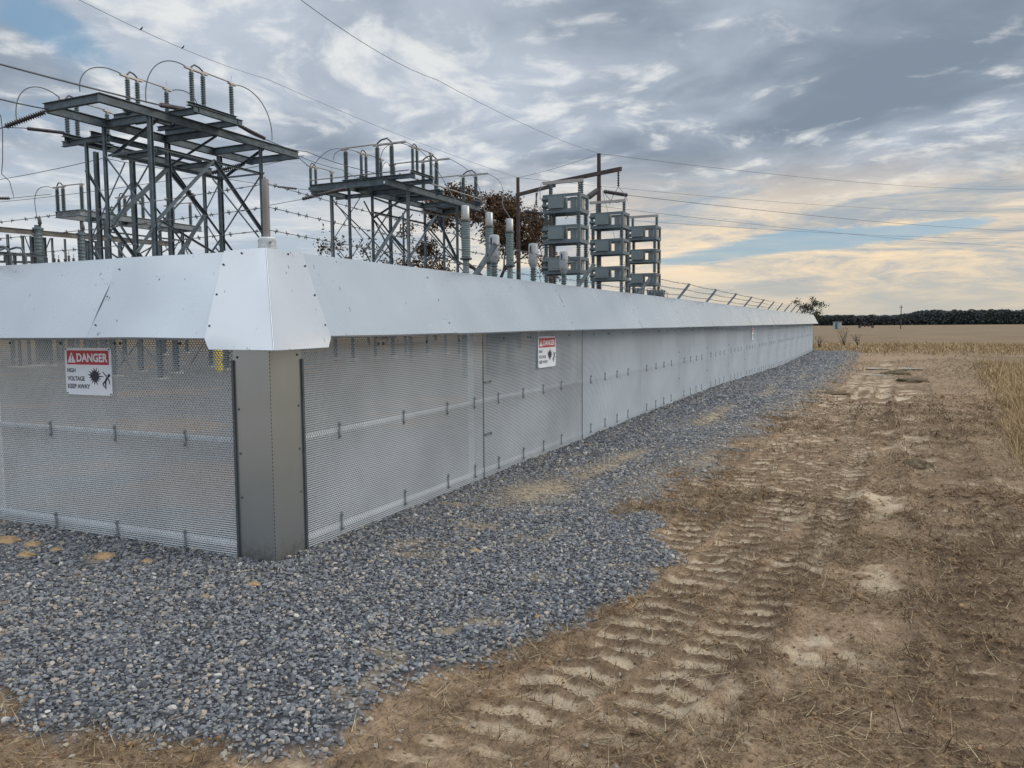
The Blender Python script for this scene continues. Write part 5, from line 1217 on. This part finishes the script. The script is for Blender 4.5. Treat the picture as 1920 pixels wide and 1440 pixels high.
# dead weed by the far corner
def weed(lab, x, y, H, seed):
    rn = random.Random(seed); z = gz(x, y); mb = MB()
    for i in range(9):
        a = rn.uniform(0, 6.28); d = Vector((math.cos(a)*.35, math.sin(a)*.35, 1)).normalized(); p = Vector((x, y, z)); pts = [p]
        for j in range(4): d = (d+Vector((rn.gauss(0, .25), rn.gauss(0, .25), rn.gauss(0, .1)))).normalized(); p = p+d*H*.27; pts.append(p)
        mb.tube(pts, [.02, .016, .012, .01, .006], 4, False)
        for j in (2, 3, 4):
            e = pts[j]+Vector((rn.uniform(-.2, .2), rn.uniform(-.2, .2), rn.uniform(0, .15))); mb.tube([pts[j], e], [.012, .006], 4, False)
    t = thing('dead_weed', lab, 'plant', (x, y, z), 'dead weeds at the end of the track'); mb.build('stems', M_bark, t)
q = P(1583, 648, z=-.28); weed('dark branching dead weed standing past the end of the gravel', q.x, q.y, 1.4, 3)
q = P(1536, 652, z=-.28); weed('small dead weed close to the far corner of the fence', q.x, q.y, .8, 6); q = P(1600, 648, z=-.28); weed('short dead weed just right of the tall branching one', q.x+.3, q.y, .9, 8)

# clods of clay
M_clod = mat('orange_clay', (.33, .225, .125), .95, 0, .3, 18., .8, 70., .2)
M_clodd = mat('dark_sod', (.13, .10, .06), .95, 0, .4, 20., .8, 60., .2)
def clod(lab, px, py, s, m=None, flat=.42, seed=1, grp='lumps of orange clay on the gravel'):
    q = P(px, py, z=.03); z = gz(q.x, q.y); rs_ = np.random.default_rng(seed); V = []; nlat, nlon = 12, 18
    for i in range(nlat+1):
        for j in range(nlon):
            a = math.pi*i/nlat; b = 2*math.pi*j/nlon; V.append((math.sin(a)*math.cos(b), math.sin(a)*math.sin(b), math.cos(a)))
    V = np.array(V); nn = .62+.55*fbm(V[:, 0]*1.6+seed*3.1+V[:, 2], V[:, 1]*1.6+V[:, 2]*1.3+7, seed, 3)+.28*(fbm(V[:, 0]*6+V[:, 2]*3, V[:, 1]*6-V[:, 2]*2, seed+4, 2)-.5); V = V*nn[:, None]*np.array([s, s*.75, s*flat])
    V += np.array([q.x, q.y, z+s*flat*.12]); mb = MB()
    fs = [(i*nlon+j, (i+1)*nlon+j, (i+1)*nlon+(j+1) % nlon, i*nlon+(j+1) % nlon) for i in range(nlat) for j in range(nlon)]
    mb.add(V, fs, False); o = mb.build('clay_lump', m or M_clod, None, (q.x, q.y, z)); tag(o, lab, 'clay lump', grp)
for i, (px, py, s, lab) in enumerate(((16, 1018, .11, 'large orange clay lump at the left edge, below the fence'), (60, 1027, .08, 'rounded clay lump second from the left edge'), (50, 1046, .07, 'flat clay slab in front of the two left lumps'), (105, 1034, .05, 'small flat clay piece right of the left group'), (196, 1048, .085, 'wide clay lump on the gravel midway along the left fence'), (275, 1054, .055, 'small round clay lump nearer the corner post'), (475, 1096, .05, 'flat clay lump in front of the corner post'), (385, 1121, .035, 'small oval clay lump below and left of the corner post'), (890, 1035, .05, 'clay lump on the gravel right of the corner post'), (1010, 1156, .028, 'small clay lump near the gravel edge'))):
    clod(lab, px, py, s, None, .38, i+2)
clod('dark upturned sod on the track at the right', 1722, 872, .17, M_clodd, .75, 31, 'dark sods on the track'); clod('long flat dark sod lying on the far part of the track', 1565, 734, .36, M_clodd, .14, 33, 'dark sods on the track')
clod('dark mound of churned soil at the far end of the track', 1680, 690, .5, M_clodd, .3, 35, 'dark sods on the track'); clod('low dark mound beside the puddles at the far end of the track', 1710, 707, .5, M_clodd, .2, 36, 'dark sods on the track')
# puddles
M_pud = mat('puddle_water', (.05, .05, .05), .15, 0, .05, 2.)
for i, (px, py, a_, b__, lab) in enumerate(((1646, 705, .42, .5, 'nearest pale puddle on the far track'), (1642, 690, .4, .35, 'pale puddle left of the dark mound'), (1708, 690, .45, .4, 'pale puddle right of the dark mound'))):
    q = P(px, py, z=-.18); zz = gz(q.x, q.y); pts = []
    for j in range(22): a = 2*math.pi*j/22; r_ = 1+.22*math.sin(3*a+i)+.12*math.sin(5*a+2*i); pts.append((q.x+a_*r_*math.cos(a), q.y+b__*r_*math.sin(a)*1.6, zz+.035))
    mb = MB(); mb.add(pts, [tuple(range(22))]); o = mb.build('puddle', M_pud, None, (q.x, q.y, zz)); o['kind'] = 'structure'
